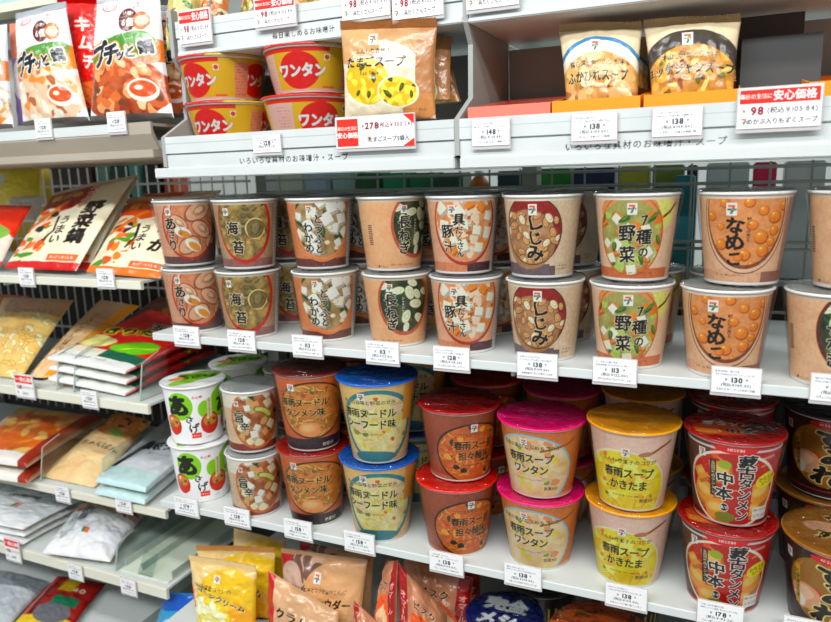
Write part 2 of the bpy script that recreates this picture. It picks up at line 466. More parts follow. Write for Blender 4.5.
def s_seaweed():
    c = miso_sheet((176, 150, 120), (146, 104, 98), (200, 200, 200), 4)
    c.ell(-4, 58, 40, 50, (190, 44, 30)); c.ell(-5, 59, 36.5, 46, (150, 128, 78))
    c.clip_ell(-5, 59, 36.5, 46); c.mottle(34, 7, (1, 1, .7)); c.mottle(20, 3, (1, 1, .7))
    bits(c, (-40, 40, 34, 92), 26, lambda x, y, r: leaf(c, x, y, r.uniform(3, 6), r.uniform(0, 3), (82, 84, 52)), 5, 7)
    bits(c, (-40, 20, 34, 50), 10, lambda x, y, r: disc(c, x, y, r.uniform(3, 5), (196, 160, 96)), 8, 8)
    c.ell(12, 55, 14, 14.5, (226, 202, 140)); c.ell(12, 55, 12, 12.5, (96, 92, 62)); c.ell(12, 55, 12, 12.5, (120, 104, 60), wob=.2, inner=.6)
    c.ell(12, 56, 5, 7, (140, 126, 84), wob=.3)
    c.clip = None
    c.logo(-27, 78, 8)
    c.text('海', -20, 56, 19, BLK, fat=1.6, out=(222, 208, 176), ow=2.6, wig=.02); c.text('苔', -14, 30, 19, BLK, fat=1.6, out=(222, 208, 176), ow=2.6, wig=.02)
    c.text('たっぷり', -9, 56, 4.4, (250, 244, 230), vert=True, fat=.8, out=(80, 66, 40), ow=1.5)
    for i in range(16): c.line([(47, 14 + i * 4.4), (60, 14 + i * 4.4)], .8, (120, 120, 120))
    return finish(c, (200, 190, 172))

def s_tofu():
    c = miso_sheet((208, 138, 96), (110, 66, 60), (206, 206, 204), 5)
    c.ell(2, 60, 42, 50, (218, 142, 88)); c.ell(2, 62, 38.5, 46, (158, 130, 88))
    c.clip_ell(2, 62, 38.5, 46); c.mottle(24, 9)
    bits(c, (-38, 20, 38, 92), 15, lambda x, y, r: leaf(c, x, y, r.uniform(6, 11), r.uniform(0, 3), (62, 80, 46)), 6, 13)
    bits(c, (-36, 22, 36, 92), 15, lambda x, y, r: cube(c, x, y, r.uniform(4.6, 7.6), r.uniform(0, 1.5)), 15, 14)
    bits(c, (-36, 22, 36, 70), 7, lambda x, y, r: disc(c, x, y, 4, (240, 220, 180)), 35, 12)
    c.clip = None
    c.ell(2, 61, 41.5, 49, (196, 106, 62), inner=.985); c.logo(-13, 79, 8.4)
    c.text('とうふと', -2, 47, 14, BLK, vert=True, fat=1.9, out=(242, 232, 214), ow=2.0, wig=.03, pitch=.93)
    c.text('わかめ', -17, 42, 14, BLK, vert=True, fat=1.9, out=(242, 232, 214), ow=2.0, wig=.03, pitch=.95)
    for i in range(18): c.line([(48, 12 + i * 4.0), (60, 12 + i * 4.0)], .8, (110, 110, 110))
    return finish(c, (206, 196, 178))

def s_leek(peach=(230, 176, 134), ringc=(184, 96, 74)):
    c = miso_sheet(peach, (96, 54, 50), (226, 162, 116), 6)
    c.rect(-70, 0, 70, 14, peach)
    c.ell(9, 58, 37, 44, (236, 166, 120)); c.ell(9, 58, 36, 43, ringc); c.ell(9, 60, 32.5, 40, (66, 74, 46))
    c.clip_ell(9, 60, 32.5, 40); c.mottle(28, 10, (.9, 1, .7))
    bits(c, (-26, 20, 42, 96), 9, lambda x, y, r: leaf(c, x, y, r.uniform(7, 12), r.uniform(0, 3), (30, 56, 34)), 41, 15)
    def stalk(x, y, r):
        a = r.uniform(0, 3); q = r.uniform(4.4, 6.4)
        c.ell(x, y, q * 1.5, q * .95, (176, 190, 140), a); c.ell(x, y, q * 1.4, q * .85, (230, 232, 204), a); c.ell(x + .5, y + .5, q * .8, q * .5, (206, 216, 168), a); c.ell(x + .5, y + .5, q * .4, q * .25, (240, 240, 220), a)
    bits(c, (-24, 22, 40, 98), 17, stalk, 19, 10.5)
    c.clip = None
    c.ell(9, 58, 34.5, 41.5, ringc, inner=.955); c.logo(-10, 78, 8.2)
    for ch, y in (('長', 62), ('ね', 45), ('ぎ', 29)): c.text(ch, -9, y, 17, BLK, fat=1.8, out=(236, 228, 204), ow=1.8, wig=.025)
    c.text('シャキシャキの', 7, 52, 4, (248, 244, 230), vert=True, fat=.8, out=(40, 44, 30), ow=1.4)
    c.scribble(-30, 8, 36, 2.4, (70, 44, 34), seed=3)
    for i in range(11): c.line([(-60, 34 + i * 2.4), (-54, 34 + i * 2.4)], 1.1, (40, 40, 40))
    c.scribble(-52, 6, 20, 3.2, (60, 40, 30), seed=8)
    return finish(c, (206, 190, 172))

def s_pork():
    c = miso_sheet((222, 172, 140), (84, 50, 56), (206, 204, 202), 7)
    c.rect(-70, 0, 5, 14, (208, 138, 102))
    c.ell(2, 60, 41, 49, (150, 64, 48)); c.ell(2, 61, 39, 46.5, (222, 150, 116)); c.ell(2, 62, 37, 44, (214, 150, 104))
    c.clip_ell(2, 62, 37, 44); c.mottle(18, 9)
    bits(c, (-34, 22, 38, 96), 16, lambda x, y, r: c.ell(x, y, r.uniform(5, 8), r.uniform(4, 6), (236, 210, 184), r.uniform(0, 3), wob=.2), 3, 11)
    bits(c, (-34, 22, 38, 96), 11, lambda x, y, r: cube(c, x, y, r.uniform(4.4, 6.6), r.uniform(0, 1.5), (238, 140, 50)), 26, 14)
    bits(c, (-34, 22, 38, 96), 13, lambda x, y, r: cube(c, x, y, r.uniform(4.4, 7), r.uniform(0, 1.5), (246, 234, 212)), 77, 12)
    c.clip = None
    c.ell(2, 61, 40, 47.6, (170, 80, 58), inner=.965); c.logo(-13, 78, 8.6)
    for i, ch in enumerate('具だくさん'): c.text(ch, -5 + (i > 1) * 1, 66 - i * 9.4 - (i > 0) * 3, 15 if i == 0 else 10, BLK, fat=1.6, out=(244, 226, 204), ow=1.6, wig=.02)
    c.text('豚', -20, 52, 17, BLK, fat=1.5, out=(244, 226, 204), ow=1.8, wig=.02); c.text('汁', -19, 33, 15, BLK, fat=1.7, out=(244, 226, 204), ow=1.8, wig=.02)
    c.text('豚ばら肉のうま味', 7, 54, 4, (90, 30, 20), vert=True, fat=.8)
    for i in range(18): c.line([(50, 12 + i * 4.0), (60, 12 + i * 4.0)], .8, (110, 110, 110))
    return finish(c, (210, 198, 184))

def s_freshclam():
    c = miso_sheet((214, 192, 164), (108, 92, 96), (216, 194, 166), 8)
    c.rect(20, 0, 70, 92, (216, 194, 166)); c.rect(-70, 0, 12, 16, (112, 98, 102))
    c.ell(-10, 54, 36, 39, (60, 42, 36)); c.ell(-10, 54, 35, 38, (140, 40, 32)); c.ell(-14, 44, 33, 34, (170, 128, 92))
    c.clip_ell(-10, 54, 34, 37)
    c.clip = c.clip * np.clip((76 - c.Y) / 3, 0, 1)
    c.mottle(20, 8)
    bits(c, (-44, 18, 22, 74), 26, lambda x, y, r: clam(c, x, y, r.uniform(3.6, 6.6), r.uniform(0, 3), (206, 158, 106), (96, 66, 46)), 12, 8.2)
    bits(c, (-44, 18, 22, 74), 10, lambda x, y, r: clam(c, x, y, r.uniform(3.4, 5.4), r.uniform(0, 3), (240, 220, 188), (130, 96, 70)), 55, 13)
    c.clip = None
    c.ell(-10, 54, 36, 39, (52, 36, 32), inner=.975); c.logo(-8, 78, 9.6)
    for ch, y, z in (('し', 63, 19), ('じ', 46, 17), ('み', 29, 20)): c.text(ch, -6, y, z, BLK, fat=2.2, out=(222, 190, 150), ow=1.8, wig=.035, sx=1.1)
    c.scribble(22, 10, 16, 2.6, (60, 44, 36), seed=5); c.scribble(22, 14, 16, 2.6, (60, 44, 36), seed=6)
    return finish(c, (222, 212, 194))

def s_vegetable():
    c = miso_sheet((226, 192, 164), (196, 112, 74), (222, 186, 160), 9)
    c.rect(-70, 0, 34, 14, (198, 116, 72))
    c.ell(30, 74, 16, 16, (222, 220, 130), soft=8)
    c.ell(-6, 50, 37, 45, (196, 116, 66)); c.ell(-8, 74, 32, 22, (214, 148, 92)); c.ell(-7, 50, 34, 38, (164, 160, 96))
    c.clip_ell(-6, 50, 35, 43); c.clip = c.clip * np.clip((76 - c.Y) / 3, 0, 1)
    c.mottle(22, 9, (1, 1, .8))
    bits(c, (-42, 12, 28, 74), 15, lambda x, y, r: c.ell(x, y, r.uniform(6, 10), r.uniform(3.5, 5.5), (176, 196, 104), r.uniform(0, 3), wob=.25), 33, 10)
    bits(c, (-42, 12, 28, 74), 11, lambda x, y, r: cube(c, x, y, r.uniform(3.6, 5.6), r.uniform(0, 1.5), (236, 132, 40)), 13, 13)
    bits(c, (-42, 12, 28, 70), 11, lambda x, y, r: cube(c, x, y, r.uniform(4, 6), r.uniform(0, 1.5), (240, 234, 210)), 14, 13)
    bits(c, (-42, 12, 28, 70), 10, lambda x, y, r: leaf(c, x, y, r.uniform(5, 7.5), r.uniform(0, 3), (64, 96, 42)), 4, 14)
    c.clip = None
    c.line([(22, 66), (28, 68), (38, 74), (46, 82)], 2.6, (92, 56, 34)); c.poly([(18, 60), (26, 62), (30, 70), (22, 72)], (232, 122, 44)); c.poly([(20, 70), (22, 78), (27, 72)], (84, 130, 44))
    c.ell(-6, 50, 36, 44, (190, 104, 56), inner=.97); c.logo(-4, 78, 10)
    for ch, y, z in (('7', 66, 14), ('種', 48, 17), ('の', 32, 12)): c.text(ch, 9, y, z, BLK, fat=1.8, out=(240, 226, 200), ow=1.6, wig=.02)
    for ch, y in (('野', 52), ('菜', 29)): c.text(ch, -9, y, 19, BLK, fat=1.7, out=(240, 226, 200), ow=1.6, wig=.02)
    c.scribble(-14, 9, 34, 2.4, (90, 40, 20), seed=5)
    return finish(c, (226, 216, 202))

def s_mushroom():
    c = miso_sheet((224, 184, 150), (216, 172, 138), (176, 138, 124), 10)
    c.rect(20, 0, 70, 14, (150, 104, 92))
    c.ell(0, 68, 43, 56, (92, 56, 44)); c.ell(0, 68, 42, 55, (224, 188, 160)); c.ell(0, 69, 40, 52, (130, 76, 52)); c.ell(0, 71, 38.5, 50, (214, 150, 100))
    c.clip_ell(0, 71, 38.5, 50); c.mottle(12, 12)
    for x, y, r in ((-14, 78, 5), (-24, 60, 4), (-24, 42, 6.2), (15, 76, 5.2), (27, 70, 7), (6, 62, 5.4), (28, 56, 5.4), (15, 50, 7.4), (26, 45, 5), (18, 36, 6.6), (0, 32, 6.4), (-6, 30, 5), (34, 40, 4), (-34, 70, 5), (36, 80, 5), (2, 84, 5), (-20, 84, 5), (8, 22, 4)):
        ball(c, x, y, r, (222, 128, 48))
    c.clip = None; c.logo(-13, 77, 10)
    for ch, y, z in (('な', 61, 17), ('め', 44, 19), ('こ', 27, 16)): c.text(ch, -10, y, z, BLK, fat=2.3, wig=.035, sx=1.1)
    c.text('鰹だしが香る', 3, 57, 4.2, (60, 30, 20), vert=True, fat=.8)
    c.scribble(-38, 10, 40, 2.6, (90, 54, 40), seed=6)
    return finish(c, (222, 210, 196))

def s_plainpeach():
    c = s_leek((222, 182, 146), (96, 52, 44)); return c

# --- instant noodle and soup cups
def s_green():
    c = Cv(134, 93, (236, 238, 232), .55, 11, True)
    lime = (126, 186, 20)
    c.ell(-22, 64, 20, 23, lime); c.ell(16, 57, 11, 14, lime); c.ell(46, 64, 22, 26, lime)
    for bx, by, k in ((24, 32, 1), (-38, 32, .95), (64, 30, 1)):
        c.ell(bx, by, 16 * k, 18 * k, (168, 44, 28)); c.ell(bx, by + 4, 14.5 * k, 13 * k, (176, 60, 34)); c.ell(bx, by + 5, 12 * k, 10 * k, (196, 128, 64), wob=.1)
        for q in range(7): c.ell(bx + math.cos(q * 2.1) * 7 * k, by + 5 + math.sin(q * 2.1) * 6 * k, 3, 2.2, ((90, 76, 40), (240, 220, 160), (60, 100, 40))[q % 3], q)
        c.ell(bx, by - 9, 14 * k, 6, (190, 52, 32))
    c.rect(19, 42, 27, 74, (206, 200, 160)); c.text('本格とろけるおみそ汁', 23, 58, 3.6, (90, 60, 40), vert=True, fat=.6, pitch=.9)
    c.text('あ', -26, 64, 36, (28, 34, 20), fat=3.4, rot=-.15, wig=.05); c.text('さ', -9, 42, 13, (28, 34, 20), fat=2.4, rot=-.3, wig=.04); c.text('げ', -3, 27, 17, (28, 34, 20), fat=1.8, wig=.03)
    c.text('あ', 50, 60, 30, (28, 34, 20), fat=3.4, wig=.05)
    c.text('永谷園', 5, 78, 5, (190, 60, 50), fat=.9); c.rect(-8, 10, 8, 19, (206, 60, 48)); c.text('ちゅうみそ', 0, 14.5, 3.6, (244, 230, 220), fat=.6)
    c.scribble(14, 9, 12, 2.6, (90, 90, 90), seed=4)
    c.rect(-80, 0, 80, 2.6, (238, 238, 234)); return c

def s_spicytofu():
    c = miso_sheet((214, 188, 160), (132, 62, 40), (206, 204, 200), 12, 92, 132)
    c.rect(-70, 68, 42, 92, (232, 222, 206))
    c.ell(6, 52, 39, 46, (206, 112, 66)); c.ell(6, 53, 36.5, 43, (164, 104, 62)); c.clip_ell(6, 53, 36.5, 43); c.mottle(28, 7)
    bits(c, (-34, 14, 44, 92), 13, lambda x, y, r: c.ell(x, y, 7, 5, (202, 168, 112), r.uniform(0, 3), wob=.2), 31, 10)
    bits(c, (-34, 14, 44, 92), 9, lambda x, y, r: leaf(c, x, y, r.uniform(6, 9), r.uniform(0, 3), (44, 62, 30)), 4, 14)
    bits(c, (-34, 14, 44, 92), 14, lambda x, y, r: cube(c, x, y, r.uniform(4, 7), r.uniform(0, 1.5), ((240, 220, 180), (226, 160, 110), (244, 236, 216))[r.randint(3)]), 14, 11)
    for a in range(12): c.ell(2 + math.cos(.4 + a * .09) * 26, 52 + math.sin(.1 + a * .11) * 16, 4.6, 3.8, (110, 140, 50))
    for a in range(12): c.ell(4 + math.cos(.4 + a * .09) * 24, 54 + math.sin(.1 + a * .11) * 13, 3.4, 2.8, (206, 206, 120))
    c.clip = None
    c.ell(6, 52, 38.5, 45.5, (196, 110, 70), inner=.965); c.logo(-22, 76, 7)
    c.text('旨', -20, 55, 17, BLK, fat=1.8, out=(240, 226, 204), ow=2.2); c.text('辛', -12, 40, 15, BLK, fat=1.8, out=(240, 226, 204), ow=2.2); c.text('スープ', -26, 36, 5.5, BLK, vert=True, fat=1.)
    return finish(c, (220, 216, 206))

def noodles_cup(bg, low, ringc, panel, lines, food, seed, h=112, w=140, cx=-2, logo=(-22, 94), rx=44, ry=46, cy=60, tx=-4, ty=76, tz=11, small='', rw=2.6, dark=None, out=(236, 200, 140)):
    c = Cv(w, h, bg, .55, seed, True); c.mottle(8, 20)
    c.rect(-80, 0, 80, low[1], low[0])
    if dark: c.rect(dark[1], 0, 80, h, dark[0])
    c.ell(cx, cy, rx, ry, ringc); c.ell(cx, cy, rx - rw, ry - rw, panel)
    c.clip_ell(cx, cy, rx - rw - .2, ry - rw - .2); c.mottle(16, 8); food(c)
    if seed == 21: c.ell(-4, 34, 17, 12, (226, 150, 92), wob=.05); c.ell(-6, 37, 11, 6, (240, 184, 130), soft=4)
    c.clip = None
    if seed in (21, 22): c.text('熱湯3分', 26, 9, 6, (226, 216, 206) if seed == 21 else BLK, fat=1)
    if logo: c.logo(logo[0], logo[1], 9)
    if small: c.text(small, tx, ty + tz * 1.15, tz * .46, BLK, fat=1.0, out=out, ow=1.6)
    for i, t in enumerate(lines): c.text(t, tx, ty - i * tz * 1.15, tz, BLK, fat=2.0, out=out, ow=2.2, sx=.92, pitch=.95)
    c.scribble(tx - 20, ty - (len(lines) - .1) * tz * 1.15, 40, 2.6, (60, 36, 24), seed=seed)
    c.mottle(8, 2.4); c.rect(-90, 0, 90, 2.4, (232, 226, 214)); return c

def f_noodle(c, box, cols, seed, bitsc, n=60):
    noodle(c, box, n, cols, 1.5, seed)
    for k, (col, m, r) in enumerate(bitsc):
        bits(c, box, m, lambda x, y, q: c.ell(x, y, q.uniform(.7, 1.2) * r, q.uniform(.5, 1) * r, col, q.uniform(0, 3), wob=.25), seed + k, r * 1.8)

def s_tanmen():
    return noodles_cup((198, 106, 58), ((52, 40, 44), 20), (66, 40, 30), (196, 128, 62), ['春雨ヌードル', 'タンメン味'],
        lambda c: f_noodle(c, (-46, 14, 42, 100), [(226, 164, 84), (206, 138, 66), (238, 190, 110)], 21, [((206, 128, 70), 7, 7), ((150, 92, 44), 9, 3.6), ((120, 128, 50), 5, 3)], 80), 21, h=114,
        small='旨みが溶け込んだ塩ラーメン', dark=((150, 150, 158), 54), cx=2, rx=52, ry=44, cy=64, tx=-10, ty=76, tz=13.5, logo=(-26, 99), out=(236, 188, 120))
def s_seafood():
    c = noodles_cup((230, 190, 130), ((216, 180, 140), 12), (60, 132, 138), (230, 214, 150), ['春雨ヌードル', 'シーフード味'],
        lambda c: f_noodle(c, (-46, 10, 42, 102), [(236, 226, 170), (222, 206, 140), (244, 236, 196)], 22, [((230, 200, 170), 7, 8), ((206, 96, 60), 5, 3.6), ((130, 150, 60), 6, 4), ((240, 200, 60), 6, 4)], 70), 22, h=114,
        small='魚介の旨味と野菜の甘み', tx=-11, ty=75, tz=14, logo=(-19, 99), cx=0, rx=53, ry=55, cy=55, rw=6, out=(240, 226, 150))
    c.ell(-6, 10, 34, 9, (60, 124, 130)); c.rect(30, 0, 46, 10, (224, 184, 130)); c.rect(36, 60, 80, 114, (232, 160, 80))
    c.rect(-90, 0, 90, 2.4, (232, 226, 214)); return c
def s_tantan():
    return noodles_cup((150, 82, 56), ((176, 112, 84), 8), (46, 34, 30), (196, 104, 44), ['春雨スープ', '担々麺味'],
        lambda c: f_noodle(c, (-30, 8, 52, 80), [(226, 124, 44), (206, 96, 36), (240, 160, 70), (222, 170, 80)], 23, [((40, 64, 34), 8, 4), ((240, 160, 60), 6, 5), ((40, 40, 44), 3, 5), ((206, 60, 30), 8, 2.6)], 70), 23, h=96,
        small='コクがありピリ辛な', cx=17, cy=40, rx=52, ry=43, tx=19, ty=52, tz=13, logo=(17, 76), out=(232, 150, 76))
def s_wonton():
    c = noodles_cup((200, 120, 62), ((222, 168, 130), 6), (140, 196, 214), (236, 200, 150), ['春雨スープ', 'ワンタン'],
        lambda c: f_noodle(c, (-46, 6, 30, 88), [(240, 214, 176), (226, 190, 150)], 24, [((244, 206, 176), 8, 10), ((240, 206, 50), 9, 4.6), ((120, 150, 60), 6, 3.6), ((226, 150, 100), 6, 6)], 14), 24, h=94,
        small='生姜の香りで深めるコクが', cx=-13, cy=37, rx=56, ry=50, tx=-12, ty=55, tz=13.5, logo=(-18, 76), out=(240, 212, 170))
    c.text('熱湯3分', 16, 14, 5.4, BLK, fat=1.2); c.line([(2, 66), (34, 74), (44, 80)], 2.6, (150, 84, 44)); return c
def s_egg():
    c = noodles_cup((224, 190, 172), ((220, 186, 168), 6), (232, 222, 190), (236, 200, 40), ['春雨スープ', 'かきたま'],
        lambda c: f_noodle(c, (-46, 4, 34, 80), [(244, 214, 60), (250, 230, 110), (226, 182, 30)], 25, [((250, 234, 120), 12, 7), ((224, 170, 30), 10, 5), ((100, 140, 50), 9, 2.4), ((226, 130, 70), 5, 3.6)], 30), 25, h=99,
        small='ふんわり玉子のコクが', cx=-11, cy=29, rx=54, ry=50, tx=-4, ty=49, tz=13.4, logo=(-7, 76), out=(246, 214, 60))
    c.line([(10, 74), (22, 77), (32, 83), (44, 88)], 3.0, (140, 82, 46)); c.ell(14, 75, 8, 3, (176, 124, 90), .15); c.text('熱湯3分', 20, 14, 5.4, BLK, fat=1.2); return c
def s_hotred():
    c = Cv(134, 99, (176, 26, 22), .5, 26, True); c.rect(-80, 0, -24, 99, (92, 58, 40)); c.mottle(8, 14); c.rect(-80, 0, 80, 9, (56, 34, 32)); c.rect(-80, 0, 80, 5, (190, 30, 24))
    c.ell(-2, 44, 52, 47, (236, 220, 200)); c.ell(-2, 44, 48.5, 44, (176, 34, 18)); c.clip_ell(-2, 44, 48.5, 44)
    f_noodle(c, (-42, 6, 38, 88), [(206, 60, 26), (226, 96, 40), (240, 150, 70)], 31, [((226, 90, 34), 8, 6)], 24)
    for x, y, r, a in ((-15, 66, 13, .1), (-34, 36, 16, -.4), (-20, 18, 15, .2), (30, 42, 17, .5), (24, 22, 10, .2), (-38, 56, 9, .6)):
        cube(c, x, y, r * .8, a, (240, 150, 60)); c.ell(x, y + 2, r * .6, r * .35, (250, 190, 110), a, soft=3)
    c.ell(-10, 74, 7, 5, (150, 170, 50)); c.ell(-8, 10, 12, 6, (120, 130, 40)); c.clip = None
    c.rect(4, 4, 20, 90, (170, 28, 22)); c.rect(-25, 34, -18, 78, (46, 32, 28)); c.text('五目蒙古タンメン', -21.5, 56, 4.6, (226, 206, 160), vert=True, fat=.9, pitch=1.1)
    for i, ch in enumerate('蒙古タンメン'): c.text(ch, 12 - (i > 2) * 1, 79 - i * 13, 17 if i < 2 else 14, BLK, fat=1.8, out=(244, 234, 222), ow=3.0, sx=1.15, wig=.02)
    for i, ch in enumerate('中本'): c.text(ch, -9 - i, 57 - i * 18, 17, BLK, fat=1.9, out=(244, 234, 222), ow=3.0, sx=1.1, wig=.02)
    c.ell(-9, 22, 5, 5.5, BLK); c.ell(-9, 22, 5, 5.5, (240, 230, 220), inner=.82); c.text('監修', -9, 22, 4, (240, 230, 220), fat=.8)
    c.ell(36, 57, 13, 9, (226, 206, 50), .3, wob=.1); c.text('からうま', 36, 59, 5.4, (60, 40, 20), rot=.2, fat=1.2); c.text('スープ', 36, 53.5, 5, (60, 40, 20), rot=.2, fat=1.2)
    c.rect(24, 8, 46, 24, (232, 226, 216)); c.scribble(25, 20, 20, 4, (50, 40, 40), seed=4); c.scribble(25, 13, 20, 4.5, (60, 40, 40), seed=5)
    c.rect(-80, 91, 80, 93.5, (206, 200, 196)); c.ell(0, 93, 20, 5, (206, 30, 30)); c.text('NISSIN', 0, 93, 4.6, (240, 220, 216), fat=.9); c.text('NISSIN', 34, 84, 4.4, (240, 220, 216), rot=.15, fat=.9)
    c.logo(-34, 83, 8); c.line([(-60, 2), (60, 2)], 1.0, (220, 200, 190)); return c
def s_black():
    c = Cv(156, 104, (40, 24, 22), .55, 27, True); c.mottle(6, 14)
    c.ell(4, 56, 46, 42, (150, 106, 36)); c.clip_ell(4, 56, 44, 40); c.a = c.a * 1.0
    f_noodle(c, (-46, 12, 50, 100), [(226, 170, 60), (196, 130, 40), (176, 96, 36)], 33, [((190, 60, 30), 9, 7), ((150, 110, 40), 9, 6), ((110, 130, 50), 7, 3.6)], 50)
    c.ell(-22, 44, 19, 15, (214, 160, 124), .3, wob=.1); c.ell(-24, 46, 13, 9, (232, 190, 160), .3, wob=.2); c.ell(-30, 36, 10, 8, (234, 222, 206), wob=.1); c.clip = None
    c.rect(-34, 30, -28, 78, (196, 160, 60)); c.text('札幌濃厚味噌', -31, 54, 6, BLK, vert=True, fat=1.4, out=(226, 196, 90), ow=1.5)
    for ch, x, y, z in (('す', 8, 78, 27), ('み', 14, 54, 25), ('れ', 4, 29, 26)): c.text(ch, x, y, z, BLK, fat=3.4, out=(236, 214, 150), ow=2.4, sx=1.35, rot=-.08, wig=.04)
    c.rect(18, 14, 24, 20, (190, 40, 30)); c.ell(2, 97, 18, 4.6, (196, 26, 26)); c.text('NISSIN', 2, 97, 4.6, (240, 220, 216), fat=.9); c.logo(-44, 86, 9)
    c.line([(-80, 9), (80, 9)], 1.2, (190, 60, 50)); c.scribble(20, 4.5, 30, 2.8, (200, 190, 180), seed=5); return c
def s_wantan():
    c = Cv(200, 66, (252, 178, 24), .6, 28, True)
    c.rect(-100, 57, 5, 66, (222, 52, 34)); c.rect(5, 57, 100, 66, (240, 176, 24)); c.rect(-100, 0, 100, 5, (236, 190, 180))
    for x in (-36, 62):
        c.ell(x, 31, 28, 26, (214, 34, 20)); c.text('ワンタン', x + 3, 31, 20, (246, 238, 226), fat=3.4, sx=.84, out=(150, 20, 14), ow=1.2)
    c.rect(25, 4, 45, 56, (232, 150, 120)); c.rect(80, 4, 100, 56, (232, 150, 120)); c.rect(-100, 4, -72, 56, (238, 188, 176))
    for i in range(10): c.scribble(26, 50 - i * 4.6, 18, 2.8, (190, 70, 40), seed=i); c.scribble(81, 50 - i * 4.6, 18, 2.8, (190, 70, 40), seed=i); c.scribble(-98, 50 - i * 4.6, 22, 2.8, (206, 110, 90), seed=i)
    c.rect(-3, 44, 5, 53, (244, 226, 200)); c.ell(1, 48.5, 3, 3.4, (206, 70, 40)); c.rect(-4, 6, 14, 9, (224, 110, 40)); return c

# ------------------------------------------------------------------ cup builder
def lathe_print(name, c, prof, half, back, m):
    """canvas over the front arc (half = half angle) of a lathe with profile prof(v) -> (r, z); plain back"""
    ny, nx = c.ny, c.nx; nb = 20
    ang = np.concatenate([np.linspace(-half, half, nx), np.linspace(half, 2 * PI - half, nb)[1:]])
    v = np.linspace(0, 1, ny); pr = np.array([prof(t) for t in v])
    V = np.zeros((ny, len(ang), 3)); V[..., 0] = pr[:, 0:1] * np.sin(ang)[None]; V[..., 1] = -pr[:, 0:1] * np.cos(ang)[None]; V[..., 2] = pr[:, 1:2]
    colr = np.zeros((ny, len(ang), 3)); colr[:, :nx] = c.a; colr[:, nx:] = back
    k = np.linspace(0, 1, nb - 1)[None, :, None]
    colr[:, nx:] = np.where(k < .15, c.a[:, -1:, :], np.where(k > .85, c.a[:, :1, :], np.array(back, float)))
    V[:, -1] = V[:, 0]
    return np_mesh(name, V.reshape(-1, 3), quads(ny, len(ang)), np.clip(colr, 0, 255).reshape(-1, 3), m)

def disc_print(name, c, R, z, dome=0.002, m=None, thick=0.0016, edge=None, wob=0.0005, seed=0):
    """printed round lid: canvas is a square of side c.w mm centred on the disc, with a rolled edge"""
    na = 96; rr = np.concatenate([np.linspace(0.0005, R * .9, 26), np.linspace(R * .9, R, 4)[1:], [R * 1.006, R * 1.0]])
    ang = np.linspace(0, 2 * PI, na + 1); RR, AA = np.meshgrid(rr, ang, indexing='ij')
    X, Y = RR * np.sin(AA), -RR * np.cos(AA)
    rs = np.random.RandomState(seed); ph = rs.rand(4) * 6
    Z = z + thick - dome * (RR / R) ** 2 * 0 + wob * (np.sin(X * 190 + ph[0]) + np.sin(Y * 170 + X * 90 + ph[1])) * (1 - (RR / R) ** 4).clip(0)
    Z[-4] = z + thick + .0004; Z[-3] = z + thick; Z[-2] = z + thick * .4; Z[-1] = z - .0006
    i = np.clip((X * 1000 + c.w / 2) / c.w * (c.nx - 1), 0, c.nx - 1).astype(int); j = np.clip((-(-Y) * 1000 + c.h / 2) / c.h * (c.ny - 1), 0, c.ny - 1).astype(int)
    cl = c.a[j, i].copy()
    if edge is not None: cl[-5:] = edge
    V = np.stack([X, Y, Z], -1).reshape(-1, 3)
    return np_mesh(name, V, quads(len(rr), na + 1), cl.reshape(-1, 3), m or M['foil_lid'])

def cup(name, label, cat, sheet, D, d, H, half_w, back, lid=None, lidname='lid', group=None, wrapped=True, rimc='rim'):
    """Empty > body, rim, lid, shrink film"""
    root = empty(name, (0, 0, 0), label, cat, group)
    R, r = D / 2, d / 2
    rb = R - .0022
    half = half_w
    link('body', lathe_print('body', sheet, lambda t: (r + (rb - r) * t, H * .965 * t + .0004), half, back, M['print']), root)
    base = MB().lathe([(0.001, .0025), (r - .004, .0025), (r - .003, .0003), (r + .0002, .0003), (r + .0006, .002)], 48)
    base.build('base', M['rim'], root, smooth=True)
    zr = H - .0022
    ring = MB().lathe([(R - .0022 + .0021 * math.cos(a), zr - .0006 + .0018 * math.sin(a)) for a in np.linspace(0, 2 * PI, 9)[:-1]], 72, True)
    ring.build('rim', M[rimc], root, smooth=True)
    if lid is None:
        l = MB().lathe([(0.0005, H - .0012), (R * .4, H - .0009), (R * .8, H - .0014), (R - .005, H - .0012), (R - .003, H - .0006)], 64)
        link('lid', l.mesh('lid', M['lid'], smooth=True), root)
    else:
        link('lid', disc_print('lid', lid, R + .0012, H - .0016, m=M['foil_lid'], edge=None, seed=len(name)), root)
    if wrapped:
        f = MB(); f.lathe([(r + .0008, .002), (r + (R - r) * .5 + .001, H * .5), (R + .0012, H * .93), (R + .0016, H - .002)], 72)
        sf = link('shrink_film', f.mesh('shrink_film', M['wrap'], smooth=True), root)
        n = len(f.v); t = MB()
        rs = random.Random(5); prof = [(R + .0014, H - .001), (R - .001, H + .0012), (R - .008, H + .0012), (R * .6, H + .001), (R * .3, H + .0013), (.0005, H + .001)]
        t.lathe(prof, 72)
        for q in range(72, 288): x_, y_, z_ = t.v[q]; t.v[q] = (x_, y_, z_ + rs.uniform(-.0006, .0007))
        link('top_film', t.mesh('top_film', M['wraplid'], smooth=True), sf)
    return root
# ================================================================== the setting
MB().box(-3.2, -3.2, -1.12, 3.0, 2.3, -1.08).build('floor', M['floor'])['kind'] = 'structure'
w = MB().box(-3.2, 2.2, -1.08, 3.0, 2.26, 1.7).build('wall_back', mat('pale_store_wall', (190, 198, 192), .7, noise=(2, 6))); w['kind'] = 'structure'

